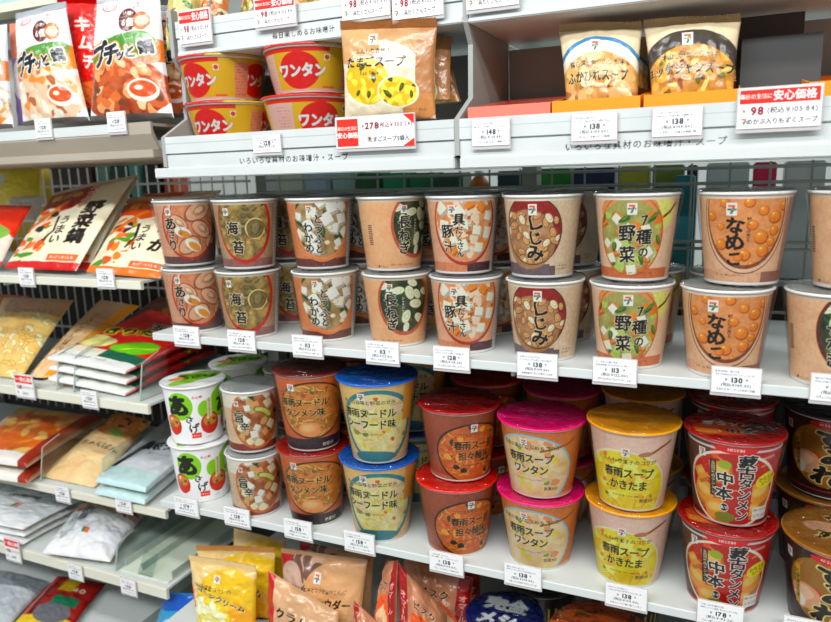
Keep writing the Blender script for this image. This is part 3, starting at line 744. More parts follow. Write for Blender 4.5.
# ------------------------------------------------------------------ right bay shelves
def shelf(name, label, x0, x1, zt, th, y0=0.0, y1=0.33, m='white', rail=None, group=None):
    r = empty(name, ((x0 + x1) / 2, y0, zt - th), label, 'shelf', group)
    lx0, lx1 = x0 - (x0 + x1) / 2, x1 - (x0 + x1) / 2
    MB().box(lx0, 0.006, th - .004, lx1, y1 - y0, th).build('board', M[m], r)
    MB().prism([(0, .001), (.0012, 0), (.006, 0), (.006, th), (.0012, th), (0, th - .001)], lx0, lx1).build('front_rail', M[rail or m], r)
    for k in range(4):
        t = lx0 + (lx1 - lx0) * (k + .5) / 4
        MB().box(t - .002, .02, th - .022, t + .002, y1 - y0, th - .004).build('bracket', M[m], r)
    return r
XR = 0.95
shelf('store_shelf', 'long white shelf carrying the two-high miso soup cups', -.5033, XR, 0.0, .0112)
shelf('store_shelf', 'long white shelf carrying the coloured-lid instant noodle cups', -.524, XR, -.2715, .0112)
shelf('store_shelf', 'lowest shelf of the cup bay, under the standing pouches and the blue-lidded cup', -.524, XR, -.474, .012, -.03)

# ------------------------------------------------------------------ bins (tray shelves with printed fascia) above the cups
def bin_shelf(label, x0, x1, y0, z0, zl, zt, back, words, seed, xl=None, zc=None, m='white_cool', th=.0065, name='bin_shelf'):
    r = empty(name, (x0, y0, z0), label, 'shelf', None)
    L = x1 - x0; b = back - y0; xl = (xl if xl is not None else x0) - x0; h = zt - z0; a = zl - z0
    MB().box(xl, .0, 0, L, b + .1, a).build('base_board', M['white'], r, bevel=.0012)
    c = Cv(L * 1000, (h - a) * 1000, (202, 207, 206), .6 if L < .6 else .8, seed)
    c.mottle(5, 30); c.a[:] = c.a
    c.rect(0, (h - a) * 420, L * 1000, (h - a) * 450, (168, 175, 177)); c.rect(0, (h - a) * 760, L * 1000, (h - a) * 785, (172, 180, 182))
    for t, x, z, y in words: c.text(t, x, y, z, (40, 38, 38), fat=.9, pitch=1.12)
    nx, ny = c.nx, c.ny
    X, Z = c.X / 1000, c.Y / 1000 + a
    t = c.Y / c.h
    Y = np.where((t > .42) & (t < .46), .0036, np.where(t < .42, .0028, .0008)) * 1.0
    V = np.stack([X, Y, Z], -1).reshape(-1, 3)
    link('printed_fascia', np_mesh('printed_fascia', V, quads(ny, nx), np.clip(c.a, 0, 255).reshape(-1, 3), M['card'], False), r)
    MB().box(0, .004, a, L, .007, h).build('fascia_board', M[m], r)
    MB().box(0, .007, zc - z0 - .003, L, b, zc - z0).build('tray_floor', M[m], r) if zc else None
    MB().box(0, b, a, L, b + .004, h + (.10 if zc else .05)).build('back_panel', M['grey'], r)
    return r
T1 = 'いろいろな具材のお味噌汁・スープ'
bin_shelf('white bin shelf holding the yellow wonton cups and the egg soup pack', -.4442, -.0205, 0, .2241, .2377, .2791, .20,
          [(T1, 203, 9.2, 5.4)], 41, xl=-.4677, zc=.265)
bin_shelf('white bin shelf at right holding the pink and orange boxes', -.0140, XR, 0, .2241, .2370, .2791, .20,
          [(T1, 198, 8.9, 6.2)], 42, zc=.265)
bin_shelf('upper white bin shelf over the wonton cups with printed slogan', -.4390, -.0205, .035, .3875, .3935, .4335, .22,
          [('毎日楽しめるお味噌汁', 203, 8.4, 6.0)], 43, zc=.40)
bin_shelf('upper white bin shelf at right above the orange boxes', -.0140, XR, .035, .3865, .3925, .455, .22, [], 44, zc=.40)
def side_panel(x, label, yb=.2):
    MB().prism([(0.001, .2791), (.050, .306), (.052, .366), (.036, .3875), (.036, .45), (yb, .45), (yb, .239), (0.001, .239)], x - .003, x + .003).build('bin_divider', M['grey'])
    o = bpy.context.scene.objects['bin_divider'] if False else COL.objects[-1]
    o.name = 'bin_divider'
    prop(o, label, 'divider', None)
side_panel(-.0172, 'upright grey notched divider between the egg soup pack and the pink box')
side_panel(-.4475, 'upright divider at the left end of the wonton cup bin')

# ------------------------------------------------------------------ left bay shelves
XL0, XL1 = -1.45, -.547
shelf('store_shelf', 'blurred left shelf holding the leaning hotpot soup pouches with vegetable pictures', XL0, XL1, .071, .0135, .03, .33, rail='cream')
shelf('store_shelf', 'blurred left shelf holding the noodle packs and the red-tagged cream bag', XL0, -.560, -.1285, .0165, .03, .33, rail='cream')
shelf('store_shelf', 'blurred left shelf holding the flat ramen and udon packs', XL0, XL1, -.309, .0145, .03, .33, rail='cream')
shelf('store_shelf', 'blurred left shelf holding the white flour bags beside an empty tray', XL0, -.564, -.4545, .020, .03, .33, rail='cream')
shelf('store_shelf', 'lowest left shelf with the red and yellow pack and clear trays', XL0, -.552, -.620, .014, .0, .36, rail='cream')
r = empty('store_shelf', (-1.0, .03, .2537), 'top left shelf with a deep grey fascia under the hotpot pouches', 'shelf')
MB().box(-.45, .0, .0, .505, .30, .012).build('lower_board', M['beige'], r, bevel=.001)
MB().prism([(.0, .037), (.0, .051), (.004, .051), (.004, .04), (.016, .014), (.016, .012), (.012, .012), (.0, .034)], -.45, .505).build('sloped_fascia', M['beige'], r)
MB().prism([(-.001, .037), (-.001, .051), (.0, .051), (.0, .037)], -.45, .45).build('front_rail', M['white'], r)
MB().box(-.45, .004, .045, .505, .30, .049).build('board', M['beige'], r)
c = Cv(120, 10, (176, 166, 150), .8, 5); c.text('本格鍋つゆ・鍋の素', 60, 5, 6, (90, 80, 66), pitch=1.2)
link('printed_strip', np_mesh('printed_strip', np.stack([c.X / 1000 + .25, .0105 - c.Y / 1000 * .45, .0205 + c.Y / 1000 * .95], -1).reshape(-1, 3), quads(c.ny, c.nx), c.a.reshape(-1, 3), M['card'], False), r)
r = empty('store_shelf', (-1.0, *(-0.9066, 0.1300, 0.5153)[1:]), 'pale shelf edge cut off at the top left corner above the hotpot pouches', 'shelf')
MB().box(-.45, .0, .0, .50, .04, .013).build('front_board', mat('pale_green_cream', (232, 236, 206), .5), r)
MB().box(-.45, .04, -.004, .50, .102, .013).build('board', M['grey'], r)
MB().box(-.45, .004, .013, .50, .02, .05).build('front_rail', mat('pale_blue_rail', (176, 206, 206), .5), r)
o = MB().box(-1.45, .235, .305, -.50, .240, .480).build('back_panel', M['grey']); prop(o, 'flat grey panel behind the hotpot pouches at top left', 'panel')

# ------------------------------------------------------------------ wire grid at the back
def grid(label, x0, x1, step, zs, z0, z1, m, rr=.0017):
    r = empty('wire_grid', ((x0 + x1) / 2, .34, z0), label, 'wire grid')
    a, b = x0 - (x0 + x1) / 2, x1 - (x0 + x1) / 2
    n = int((b - a) / step)
    for i in range(n + 1):
        x = a + i * step
        MB().bar((x, 0, 0), (x, 0, z1 - z0), rr, 6).build('upright_wire', M[m], r)
    for z in zs: MB().bar((a, -.003, z - z0), (b, -.003, z - z0), rr * 1.5, 6).build('cross_wire', M[m], r)
    return r
grid('grey wire grid at the back of the cup shelves', -.5463, .95, .0509, (.2150, .1935, .11, .10, .01, -.08, -.17, -.26), -.46, .2222, 'wire')
grid('white wire grid behind the leaning hotpot pouches', -1.45, -.56, .0275, (.215, .175, .10, .0, -.1), -.30, .2515, 'wirewhite')
def post(x, label):
    r = empty('shelf_post', (x, .35, -1.08), label, 'post')
    MB().box(-.012, 0, 0, .012, .03, 1.60).build('upright', M['grey'], r)
    return r
post(-.545, 'grey upright post behind the clam miso cups'); post(-.025, 'grey upright post behind the pork miso cups'); post(.93, 'grey upright post at the far right end')
post(-1.43, 'grey upright post at the far left end')
o = MB().box(-.55, .382, -1.08, .95, .388, .04).build('back_panel', M['dark']); prop(o, 'added dark sheet standing for shade behind the grid below the miso shelf', 'panel')  # added sheet: its dark colour gives the gloom behind the cups
o = MB().box(-1.45, .382, -1.08, -.56, .388, .06).build('back_panel', M['dark']); prop(o, 'added dark sheet standing for shade behind the left bay', 'panel')  # the same added dark sheet, for the gloom behind the left packs

# ------------------------------------------------------------------ goods of the next aisle seen through the grid
def far_pack(x0, x1, z0, z1, col, name, label, cat, y=.42, band=None, kind='box'):
    w_, h_ = x1 - x0, z1 - z0
    r = empty(name, ((x0 + x1) / 2, y, z0), label, cat, None)
    m = mat('far_' + name, col, .35, noise=(12, 30))
    if kind == 'bottle':
        MB().lathe([(.0005, 0), (w_ * .48, 0), (w_ * .5, .006), (w_ * .5, h_ * .62), (w_ * .42, h_ * .75), (w_ * .2, h_ * .88), (w_ * .2, h_ * .93), (.0005, h_ * .93)], 24).build('bottle_body', m, r, smooth=True)
        MB().lathe([(w_ * .23, h_ * .9), (w_ * .23, h_), (.0005, h_)], 20).build('cap', M['white'], r, smooth=True)
    else:
        MB().box(-w_ / 2, 0, 0, w_ / 2, .05, h_).build('carton', m, r, bevel=.002)
    if band: 
        k = h_ * .3
        if kind == 'bottle': MB().lathe([(w_ * .505, h_ * .2), (w_ * .505, h_ * .55)], 24).build('label_band', mat('far_band', band, .4), r, smooth=True)
        else: MB().box(-w_ / 2 - .0006, -.0006, h_ * .36, w_ / 2 + .0006, .03, h_ * .62).build('label_band', mat('far_band', band, .4), r)
    return r
far = [
 (-0.5626, -0.4949, 0.046, 0.2286, (200, 206, 196), 'far_carton', 'pale grey carton glimpsed through the grid over the tofu cups', 'carton', None, 'box'),
 (-0.4929, -0.4346, 0.046, 0.2267, (150, 178, 196), 'far_carton', 'pale blue carton glimpsed through the grid over the tofu cups', 'carton', None, 'box'),
 (-0.4304, -0.3806, 0.046, 0.225, (140, 176, 170), 'far_carton', 'grey green carton glimpsed through the grid beside the blue one', 'carton', None, 'box'),
 (-0.3764, -0.3262, 0.046, 0.2236, (10, 90, 50), 'far_carton', 'dark green pack behind the leek cups', 'carton', (20, 120, 80), 'box'),
 (-0.3221, -0.2716, 0.046, 0.2221, (10, 140, 100), 'far_carton', 'teal green pack behind the leek cups', 'carton', (60, 180, 140), 'box'),
 (-0.2676, -0.2169, 0.046, 0.2206, (0, 120, 80), 'far_carton', 'bright green pack behind the pork cups', 'carton', (140, 210, 200), 'box'),
 (-0.2111, -0.1641, 0.046, 0.2191, (30, 80, 60), 'far_carton', 'deep green pack behind the pork cups', 'carton', None, 'box'),
 (-0.1509, -0.1147, 0.15, 0.2208, (190, 110, 30), 'orange_jar', 'round orange jar behind the pork cups', 'jar', None, 'bottle'),
 (-0.1002, -0.0549, 0.046, 0.2194, (24, 60, 70), 'far_carton', 'dark teal pack behind the freshwater clam cups', 'carton', (60, 120, 140), 'box'),
 (-0.0477, 0.0256, 0.046, 0.2212, (20, 140, 30), 'far_carton', 'green pack behind the freshwater clam cups', 'carton', None, 'box'),
 (0.0309, 0.0972, 0.046, 0.2205, (20, 40, 90), 'far_carton', 'navy blue pack behind the vegetable cups', 'carton', None, 'box'),
 (0.1054, 0.1504, 0.046, 0.2214, (190, 190, 50), 'far_carton', 'yellow green pack behind the vegetable cups', 'carton', (200, 210, 190), 'box'),
 (0.1554, 0.2017, 0.046, 0.2213, (120, 150, 30), 'far_carton', 'olive green pack with an orange mark behind the vegetable cups', 'carton', (200, 130, 40), 'box'),
 (0.2065, 0.2217, 0.046, 0.2197, (20, 30, 44), 'far_carton', 'black slim pack behind the mushroom cups', 'carton', None, 'box'),
 (0.2348, 0.2946, 0.046, 0.2218, (200, 214, 216), 'far_carton', 'white pack behind the mushroom cups', 'carton', (160, 200, 210), 'box'),
 (0.3005, 0.3315, 0.046, 0.2211, (224, 20, 90), 'far_carton', 'bright pink box behind the mushroom cups', 'carton', None, 'box'),
 (0.3425, 0.3949, 0.046, 0.2211, (200, 206, 206), 'far_carton', 'pale grey box at the right behind the peach cups', 'carton', None, 'box'),
 (-1.3810, -1.2233, 0.046, 0.262, (236, 196, 60), 'far_carton', 'yellow pack at the far left behind the grid', 'carton', None, 'box'),
 (-1.1960, -1.0575, 0.046, 0.262, (60, 36, 24), 'far_carton', 'dark brown pack behind the white grid', 'carton', None, 'box'),
 (-1.0463, -1.0088, 0.046, 0.262, (120, 160, 150), 'far_carton', 'pale teal pack behind the white grid', 'carton', None, 'box'),
 (-1.0008, -0.9554, 0.046, 0.262, (30, 80, 70), 'far_carton', 'dark teal pack behind the white grid', 'carton', None, 'box'),
 (-0.9476, -0.9149, 0.046, 0.262, (100, 170, 160), 'far_carton', 'light teal pack behind the white grid', 'carton', None, 'box'),
 (-0.9071, -0.8584, 0.046, 0.262, (16, 20, 22), 'far_carton', 'black pack behind the white grid', 'carton', None, 'box'),
 (-0.8508, -0.8253, 0.046, 0.262, (200, 90, 50), 'far_carton', 'orange slim pack behind the white grid', 'carton', None, 'box')]
for k, (xa, xb, za, zb, colr, nm, lb, ct, bd, kd) in enumerate(far): far_pack(xa, xb, za, zb, colr, nm, lb, ct, band=bd, kind=kd)
far_pack(0.1926, 0.2202, .046, .205, (20, 130, 140), 'teal_carton', 'teal pack between the vegetable and mushroom cups behind the grid', 'carton', y=.365, band=(60, 170, 190))
o = MB().box(-1.45, .40, .03, .95, .50, .045).build('far_shelf', M['white']); prop(o, 'pale shelf of the next aisle seen through the wire grid', 'shelf')

# ================================================================== miso cups, two rows deep and two high
D, d, H = .0943, .0710, .0960
PIT = H + .0020
def half_for(w, Dm): return (w / 1000) / ((Dm) / 2) / 2
def lower_first(name, label, cat, sheet, group, loc, rz, D=D, d=d, H=H, back=(214, 200, 182), lid=None, wrapped=True, rimc='rim'):
    r = cup(name, label, cat, sheet, D, d, H, min(PI * .92, half_for(sheet.w, (D + d) / 2 * 1.0)), back, lid, group=group, wrapped=wrapped, rimc=rimc)
    r.location = loc; r.rotation_euler = (0, 0, rz); return r
A = math.radians
miso = [
 # design, words, lower x y turn, upper x y turn, how many behind (lower, upper)
 (s_clam, 'clam miso soup cup with brown shells', (-0.4586, 0.0493), 42, (-0.4640, 0.0510), 40, 2),
 (s_seaweed, 'seaweed miso soup cup with a yellow ring', (-0.3532, 0.0423), 36, (-0.3488, 0.0423), 36, 2),
 (s_tofu, 'tofu miso soup cup with white cubes', (-0.2359, 0.0590), 30, (-0.2417, 0.0643), 30, 2),
 (s_leek, 'leek miso soup cup with green onion slices', (-0.1285, 0.0629), 26, (-0.1349, 0.0693), 60, 2),
 (s_pork, 'pork miso soup cup with carrot pieces', (-0.0295, 0.0581), 18, (-0.0341, 0.0632), 20, 2),
 (s_freshclam, 'freshwater clam soup cup with dark red bowl', (0.0729, 0.0517), 13, (0.0684, 0.0541), 10, 2),
 (s_vegetable, 'seven-vegetable soup cup with green pieces', (0.1728, 0.0501), 8, (0.1746, 0.0539), 6, 1),
 (s_mushroom, 'mushroom soup cup with round orange caps', (0.2703, 0.0430), 2, (0.2837, 0.0504), 1, 1),
]
nb = ['left end of the row', 'beside the clam cups', 'between seaweed and leek cups', 'beside the tofu cups', 'beside the leek cups', 'left of the vegetable cups', 'left of the mushroom cups', 'in front of the red-tagged bin']
for i, (fn, wd, lo, la, up, ua, nbk) in enumerate(miso):
    g = ['clam', 'seaweed', 'tofu', 'leek', 'pork', 'freshwater clam', 'vegetable', 'mushroom'][i] + ' soup cups on the miso shelf'
    base = lower_first('soup_cup', wd + ', lower front', 'soup cup', fn(), g, (lo[0], lo[1], .0002), A(la))
    copy_tree(base, (up[0], up[1], PIT), A(ua), wd + ', on top, front')
    copy_tree(base, (lo[0] + .004, lo[1] + .105, .0002), A(la + 8), wd + ', behind the lower front one')
    if nbk > 1: copy_tree(base, (lo[0] + .006, lo[1] + .108, PIT), A(la - 6), wd + ', behind the top front one')
pb = lower_first('soup_cup', 'plain peach soup cup with a dark ring at the right edge, lower one', 'soup cup', s_plainpeach(), 'peach soup cups at the right edge', (.3715, .040, .0002), A(10))
copy_tree(pb, (.3860, .044, PIT), A(4), 'plain peach soup cup with a dark ring at the right edge, stacked on top')

# ================================================================== instant noodle and soup cups with peel-off lids
def lid_sheet(col, text, tcol, seed, plain=False, size=13):
    c = Cv(110, 110, col, .7, seed); c.mottle(7, 18)
    for k, t in enumerate(text): c.text(t, 55, 62 - k * size * 1.25, size, tcol, fat=.9, rot=-.12)
    return c
def lid_green():
    c = lid_sheet((236, 238, 232), [], BLK, 61); c.ell(64, 70, 34, 22, (110, 160, 30), .2, wob=.15); c.ell(40, 40, 22, 12, (140, 186, 60), .4); c.text('あさげ', 60, 66, 20, (40, 54, 20), fat=3); c.ell(30, 62, 12, 8, (214, 140, 90)); return c
def lid_hot():
    c = lid_sheet((150, 22, 20), [], BLK, 62); c.ell(40, 44, 30, 20, (206, 90, 40), wob=.1); c.ell(78, 60, 20, 14, (90, 50, 40)); c.text('蒙古タンメン', 60, 62, 13, (230, 210, 196), fat=1.6, out=(60, 20, 16)); c.text('中本', 60, 42, 16, (30, 22, 20), fat=1.8, out=(230, 214, 200)); c.ell(28, 34, 14, 7, (236, 140, 60)); return c
def lid_gold():
    c = lid_sheet((150, 104, 46), [], BLK, 63); c.ell(36, 52, 20, 14, (214, 170, 140), wob=.1); c.ell(70, 70, 26, 12, (110, 84, 30), wob=.2); c.text('すみれ', 62, 36, 21, BLK, fat=3, out=(230, 200, 130)); c.text('札幌濃厚', 46, 78, 9, BLK, fat=1.4, out=(230, 200, 120)); return c
def lid_dark():
    c = lid_sheet((34, 26, 24), ['こだわり'], (90, 70, 60), 64); return c
inst = [
 # name, sheet, words, D, d, H, lower xy, turn, upper xy, turn, lid, upper lid different?
 (s_green(), 'white and lime green miso cup', 0.0965, 0.0765, 0.0934, (-0.4767, 0.0490), 43, (-0.4789, 0.0480), 40, lid_green(), None, 'printed', (232, 234, 228)),
 (s_spicytofu(), 'spicy tofu soup cup with silver lid', 0.0872, 0.0712, 0.0959, (-0.3591, 0.0380), 38, (-0.3676, 0.0440), 38, None, None, 'printed', (214, 206, 200)),
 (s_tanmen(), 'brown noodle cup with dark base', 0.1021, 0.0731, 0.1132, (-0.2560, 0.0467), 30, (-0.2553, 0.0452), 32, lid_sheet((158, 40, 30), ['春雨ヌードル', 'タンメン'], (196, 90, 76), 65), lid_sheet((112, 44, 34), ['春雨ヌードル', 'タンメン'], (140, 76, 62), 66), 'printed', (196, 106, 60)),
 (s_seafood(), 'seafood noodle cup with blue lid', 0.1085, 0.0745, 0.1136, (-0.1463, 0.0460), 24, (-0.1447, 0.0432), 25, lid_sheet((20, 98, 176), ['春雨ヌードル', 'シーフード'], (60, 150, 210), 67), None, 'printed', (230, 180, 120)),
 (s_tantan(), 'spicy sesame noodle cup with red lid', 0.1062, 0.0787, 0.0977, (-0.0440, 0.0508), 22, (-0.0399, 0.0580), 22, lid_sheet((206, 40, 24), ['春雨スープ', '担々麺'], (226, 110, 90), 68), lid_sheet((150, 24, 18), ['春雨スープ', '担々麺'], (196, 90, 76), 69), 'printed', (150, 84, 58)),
 (s_wonton(), 'wonton soup cup with a bright pink lid', 0.1082, 0.0764, 0.0951, (0.0613, 0.0571), 12, (0.0582, 0.0561), 10, lid_sheet((222, 18, 112), ['春雨スープ', 'ワンタン'], (236, 110, 160), 70), None, 'printed', (206, 142, 90)),
 (s_egg(), 'egg drop soup cup with an orange-yellow lid', 0.1043, 0.0735, 0.1004, (0.1758, 0.0576), 5, (0.1790, 0.0503), 6, lid_sheet((238, 152, 18), ['春雨スープ', 'かきたま'], (236, 176, 80), 71), None, 'printed', (216, 184, 164)),
 (s_hotred(), 'red hot ramen cup with tofu picture', 0.1029, 0.0758, 0.1012, (0.2775, 0.0491), 1, (0.2800, 0.0524), 2, lid_hot(), None, 'printed', (100, 60, 44)),
]
grp = ['green miso', 'spicy tofu', 'brown noodle', 'blue-lidded noodle', 'red-lidded noodle', 'pink-lidded wonton', 'yellow-lidded egg soup', 'red hot ramen']
ZB = -.2713
for i, (sh, wd, D_, d_, H_, lo, la, up, ua, lid, lid2, _, back) in enumerate(inst):
    g = grp[i] + ' cups on the second shelf'
    wrapped = i not in (0,)
    b = lower_first('noodle_cup' if i in (2, 3, 4, 7) else 'soup_cup', wd + ', lower front', 'noodle cup' if i in (2, 3, 4, 7) else 'soup cup', sh, g, (lo[0], lo[1], ZB), A(la), D_, d_, H_, back, lid, wrapped)
    p_ = H_ + .0022
    u = copy_tree(b, (up[0], up[1], ZB + p_), A(ua), wd + ', on top, front')
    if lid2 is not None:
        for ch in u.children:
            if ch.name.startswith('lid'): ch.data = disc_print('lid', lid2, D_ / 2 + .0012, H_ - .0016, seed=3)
    copy_tree(b, (lo[0] + .003, lo[1] + D_ + .010, ZB), A(la + 5), wd + ', behind the lower front one')
    v = copy_tree(b, (up[0] + .0035, up[1] + D_ + (.014 if i else .012), ZB + p_), A(ua - 8), wd + ', behind the top front one')
b = lower_first('noodle_cup', 'black and gold ramen cup with a printed gold lid at the right edge, front', 'noodle cup', s_black(), 'black and gold ramen cups at the right edge', (.3880, .0450, ZB), A(-22), .1180, .0940, .1020, (40, 24, 22), lid_gold(), True)
copy_tree(b, (.3740, .1660, ZB), A(-14), 'black and gold ramen cup underneath the dark-lidded one, behind the gold-lidded front cup')
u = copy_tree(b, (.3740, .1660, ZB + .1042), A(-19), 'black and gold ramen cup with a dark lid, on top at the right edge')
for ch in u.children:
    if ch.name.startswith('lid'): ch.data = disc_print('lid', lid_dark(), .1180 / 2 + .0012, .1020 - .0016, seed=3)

def settle():
    """nudge neighbouring cups of one shelf level apart until their rims only touch"""
    bpy.context.view_layer.update()
    roots = [o for o in COL.objects if o.get('category') in ('soup cup', 'noodle cup') and o.parent is None]
    def rad(o): return max(max(abs(v.co.x) for v in c.data.vertices) for c in o.children if c.name.startswith(('rim', 'shrink_film', 'lid')))
    R = {o.name: rad(o) + .0006 for o in roots}
    groups = {}
    for o in roots: groups.setdefault((o.location.z > -.05, o.name in TOPS), []).append(o)
    for g in groups.values():
        for _ in range(60):
            for i, a in enumerate(g):
                for b in g[i + 1:]:
                    d_ = b.location.xy - a.location.xy; need = R[a.name] + R[b.name]
                    if d_.length < need:
                        u_ = d_.normalized() * (need - d_.length) * 1.02
                        fa = .5 if abs(a.location.y - b.location.y) < .04 else (.12 if a.location.y < b.location.y else .88)
                        a.location.xy -= u_ * fa; b.location.xy += u_ * (1 - fa)
TOPS = {o.name for o in COL.objects if o.get('label') and ('on top' in o['label'] or 'top front' in o['label'])}
settle()

# ================================================================== wonton cups in the left bin
wl = Cv(140, 140, (244, 176, 20), .8, 71); wl.rect(0, 0, 60, 140, (220, 50, 34)); wl.text('ワンタン', 70, 60, 22, (240, 220, 200), fat=2)
def wlid(): return wl
W = lower_first('wonton_cup', 'yellow wonton cup with red circles, lower one of the left stack', 'noodle cup', s_wantan(), 'yellow wonton cups in the bin', (-.3989, .090, .2655), A(40), .1270, .0970, .0595, (240, 176, 30), wl, True)
copy_tree(W, (-.4052, .090, .2655 + .0618), A(27), 'yellow wonton cup with red circles, on top of the left stack')
copy_tree(W, (-.2660, .090, .2655), A(84), 'yellow wonton cup, lower one of the stack beside the egg soup pack')
copy_tree(W, (-.2590, .090, .2655 + .0618), A(52), 'yellow wonton cup, on top of the stack beside the egg soup pack')
# ================================================================== pouches and packs
SHELF_TOPS = (.3047, .2656, .071, -.1285, -.309, -.4545, -.474, -.620)
def bag(name, label, cat, corners, thick, c, group=None, m='pouch', k=.75, back=(220, 214, 200), wr=.0014, seal=None, seed=0, pw=.42, bow=0.0, parent=None):
    """sealed pouch on the patch BL, BR, TR, TL: bulging printed front, plain back; optional crimped seal at the top"""
    BL, BR, TR, TL = [np.array(p, float) for p in corners]
    org = (BL + BR) / 2
    nx, ny = c.nx, c.ny
    def sheet(nu, nv, side):
        u, v = np.meshgrid(np.linspace(0, 1, nu), np.linspace(0, 1, nv))
        P = ((1 - u) * (1 - v))[..., None] * BL + (u * (1 - v))[..., None] * BR + (u * v)[..., None] * TR + ((1 - u) * v)[..., None] * TL
        n = np.cross(BR - BL, TL - BL); n = n / np.linalg.norm(n)
        f = (np.sin(PI * u).clip(0) * np.sin(PI * v).clip(0)) ** pw
        rs = np.random.RandomState(seed + 3)
        w = (smooth_noise((nv, nu), max(3, nu / 7), rs) - .5) * 2 + (smooth_noise((nv, nu), max(2, nu / 16), rs) - .5)
        fold = np.sin(u * 23 + 5 * v + seed) * np.exp(-((v - .02) / .10) ** 2) + np.sin(u * 19 - 4 * v + seed * 2) * np.exp(-((1 - v) / .12) ** 2)
        edge = (np.sin(PI * u) * np.sin(PI * v)).clip(0) ** .25
        # the outline itself is pulled in a little between the corners
        pin = .022 * (np.sin(PI * v) * (u - .5) * 2)
        P = P - (BR - BL) * pin[..., None]
        t = thick * f * (k if side > 0 else -(1 - k)) + wr * w * edge * (1 if side > 0 else .3) + wr * .9 * fold * edge
        t = t + bow * np.sin(PI * u) 
        return P + n * t[..., None] - org
    A_, B_ = sheet(nx, ny, 1), sheet(14, 14, -1)
    V = np.concatenate([A_.reshape(-1, 3), B_.reshape(-1, 3)])
    F = np.concatenate([quads(ny, nx), quads(14, 14, nx * ny, True)])
    colr = np.concatenate([np.clip(c.a, 0, 255).reshape(-1, 3), np.tile(np.array(back, float), (196, 1))])
    lv = [z for z in SHELF_TOPS if z <= min(BL[2], BR[2]) + (.06 if z < -.45 else .022) and not (z == -.4545 and org[0] > -.53) and not (z == -.620 and org[0] > -.53)]
    if org[0] > -.53 and min(BL[2], BR[2]) < -.40: lv = [-.474]
    if lv: V[:, 2] = np.maximum(V[:, 2], max(lv) + .0025 - org[2])
    o = link(name, np_mesh(name, V, F, colr, M[m]), parent, tuple(org))
    if parent is None: prop(o, label, cat, group)
    if seal:
        hs, scol = seal
        up = (TL - BL) / np.linalg.norm(TL - BL); n = np.cross(BR - BL, TL - BL); n /= np.linalg.norm(n)
        L = np.linalg.norm(TR - TL); kx = max(8, int(L / .0035)); ky = 7
        u, v = np.meshgrid(np.linspace(0, 1, kx * 2 + 1), np.linspace(0, 1, ky * 2 + 1))
        P = TL + (TR - TL) * u[..., None] + up * (hs * v)[..., None] + n * (.0007 * np.cos(v * PI * ky * 2) + .0015 * np.sin(u * 7 + seed))[..., None]
        P[-1] += up * (hs * .16 * (np.arange(kx * 2 + 1) % 2 - .5))[:, None]
        P2 = P - n * .0012
        V = np.concatenate([P.reshape(-1, 3), P2.reshape(-1, 3)]) - org
        F = np.concatenate([quads(*u.shape), quads(*u.shape, off=u.size, flip=True)])
        cc = np.tile(np.array(scol, float), (len(V), 1)); cc[:u.size] *= (1 - .10 * (np.arange(u.shape[0]) % 2))[:, None].repeat(u.shape[1], 1).reshape(-1, 1)
        link('crimped_seal', np_mesh('crimped_seal', V, F, cc, M[m], False), o)
    return o

def c_egg():
    c = Cv(128, 118, (186, 146, 104), .6, 81); c.mottle(8, 20)
    c.ell(52, 48, 66, 50, (228, 218, 196), .25); c.rect(108, 30, 128, 118, (176, 128, 86)); c.rect(0, 0, 128, 14, (226, 212, 186)); c.ell(112, 14, 26, 16, (196, 140, 88), .5); c.ell(20, 96, 40, 26, (206, 164, 118)); c.ell(100, 40, 6, 9, (226, 214, 190), .6)
    for x, y, rx, ry in ((40, 48, 33, 30), (84, 34, 26, 18)):
        c.ell(x, y, rx + 2, ry + 2, (240, 232, 214)); c.ell(x, y, rx, ry, (226, 178, 40), wob=.05); c.clip_ell(x, y, rx, ry)
        bits(c, (x - rx, y - ry, x + rx, y + ry), 14, lambda a, b, r: c.ell(a, b, r.uniform(4, 8), r.uniform(3, 5), (246, 216, 90), r.uniform(0, 3), wob=.3), 5 + int(x), 7)
        bits(c, (x - rx, y - ry, x + rx, y + ry), 7, lambda a, b, r: leaf(c, a, b, r.uniform(4, 7), r.uniform(0, 3), (70, 80, 34)), 9 + int(x), 11); c.clip = None
    c.logo(50, 101, 12); c.text('ふんわり食感の', 50, 86, 7.4, (50, 34, 20), fat=1.0); c.text('たまごスープ', 53, 72, 15, (34, 22, 14), fat=2.2, sx=.96)
    c.text('Egg Soup', 46, 58, 6, (90, 60, 30), fat=.8); c.scribble(84, 12, 34, 3.2, (70, 50, 30), seed=2); return c
def c_soup(title, sub, arc, body, blobs, seed):
    c = Cv(92, 82, (222, 206, 176), .5, seed); c.mottle(6, 16)
    c.ell(46, 22, 60, 50, arc); c.ell(46, 18, 58, 50, (236, 228, 206) if arc[2] > 120 else arc); c.ell(46, 12, 56, 44, body); c.clip_ell(46, 12, 56, 43); c.mottle(22, 6)
    for i, (col, n, r) in enumerate(blobs): bits(c, (0, 0, 92, 54), n, lambda a, b, q: c.ell(a, b, q.uniform(.7, 1.3) * r, q.uniform(.4, .8) * r, col, q.uniform(0, 3), wob=.3), seed + i, r * 1.3)
    c.clip = None; c.logo(43, 62, 11)
    c.text(sub, 44, 45, 6.6, (50, 30, 18), fat=1.0, out=(232, 206, 150), ow=1.5); c.text(title, 44, 33, 11.5, (30, 18, 12), fat=2.0, sx=.94, out=(236, 206, 140), ow=1.8)
    c.scribble(22, 23, 42, 2.8, (60, 36, 20), seed=3); return c
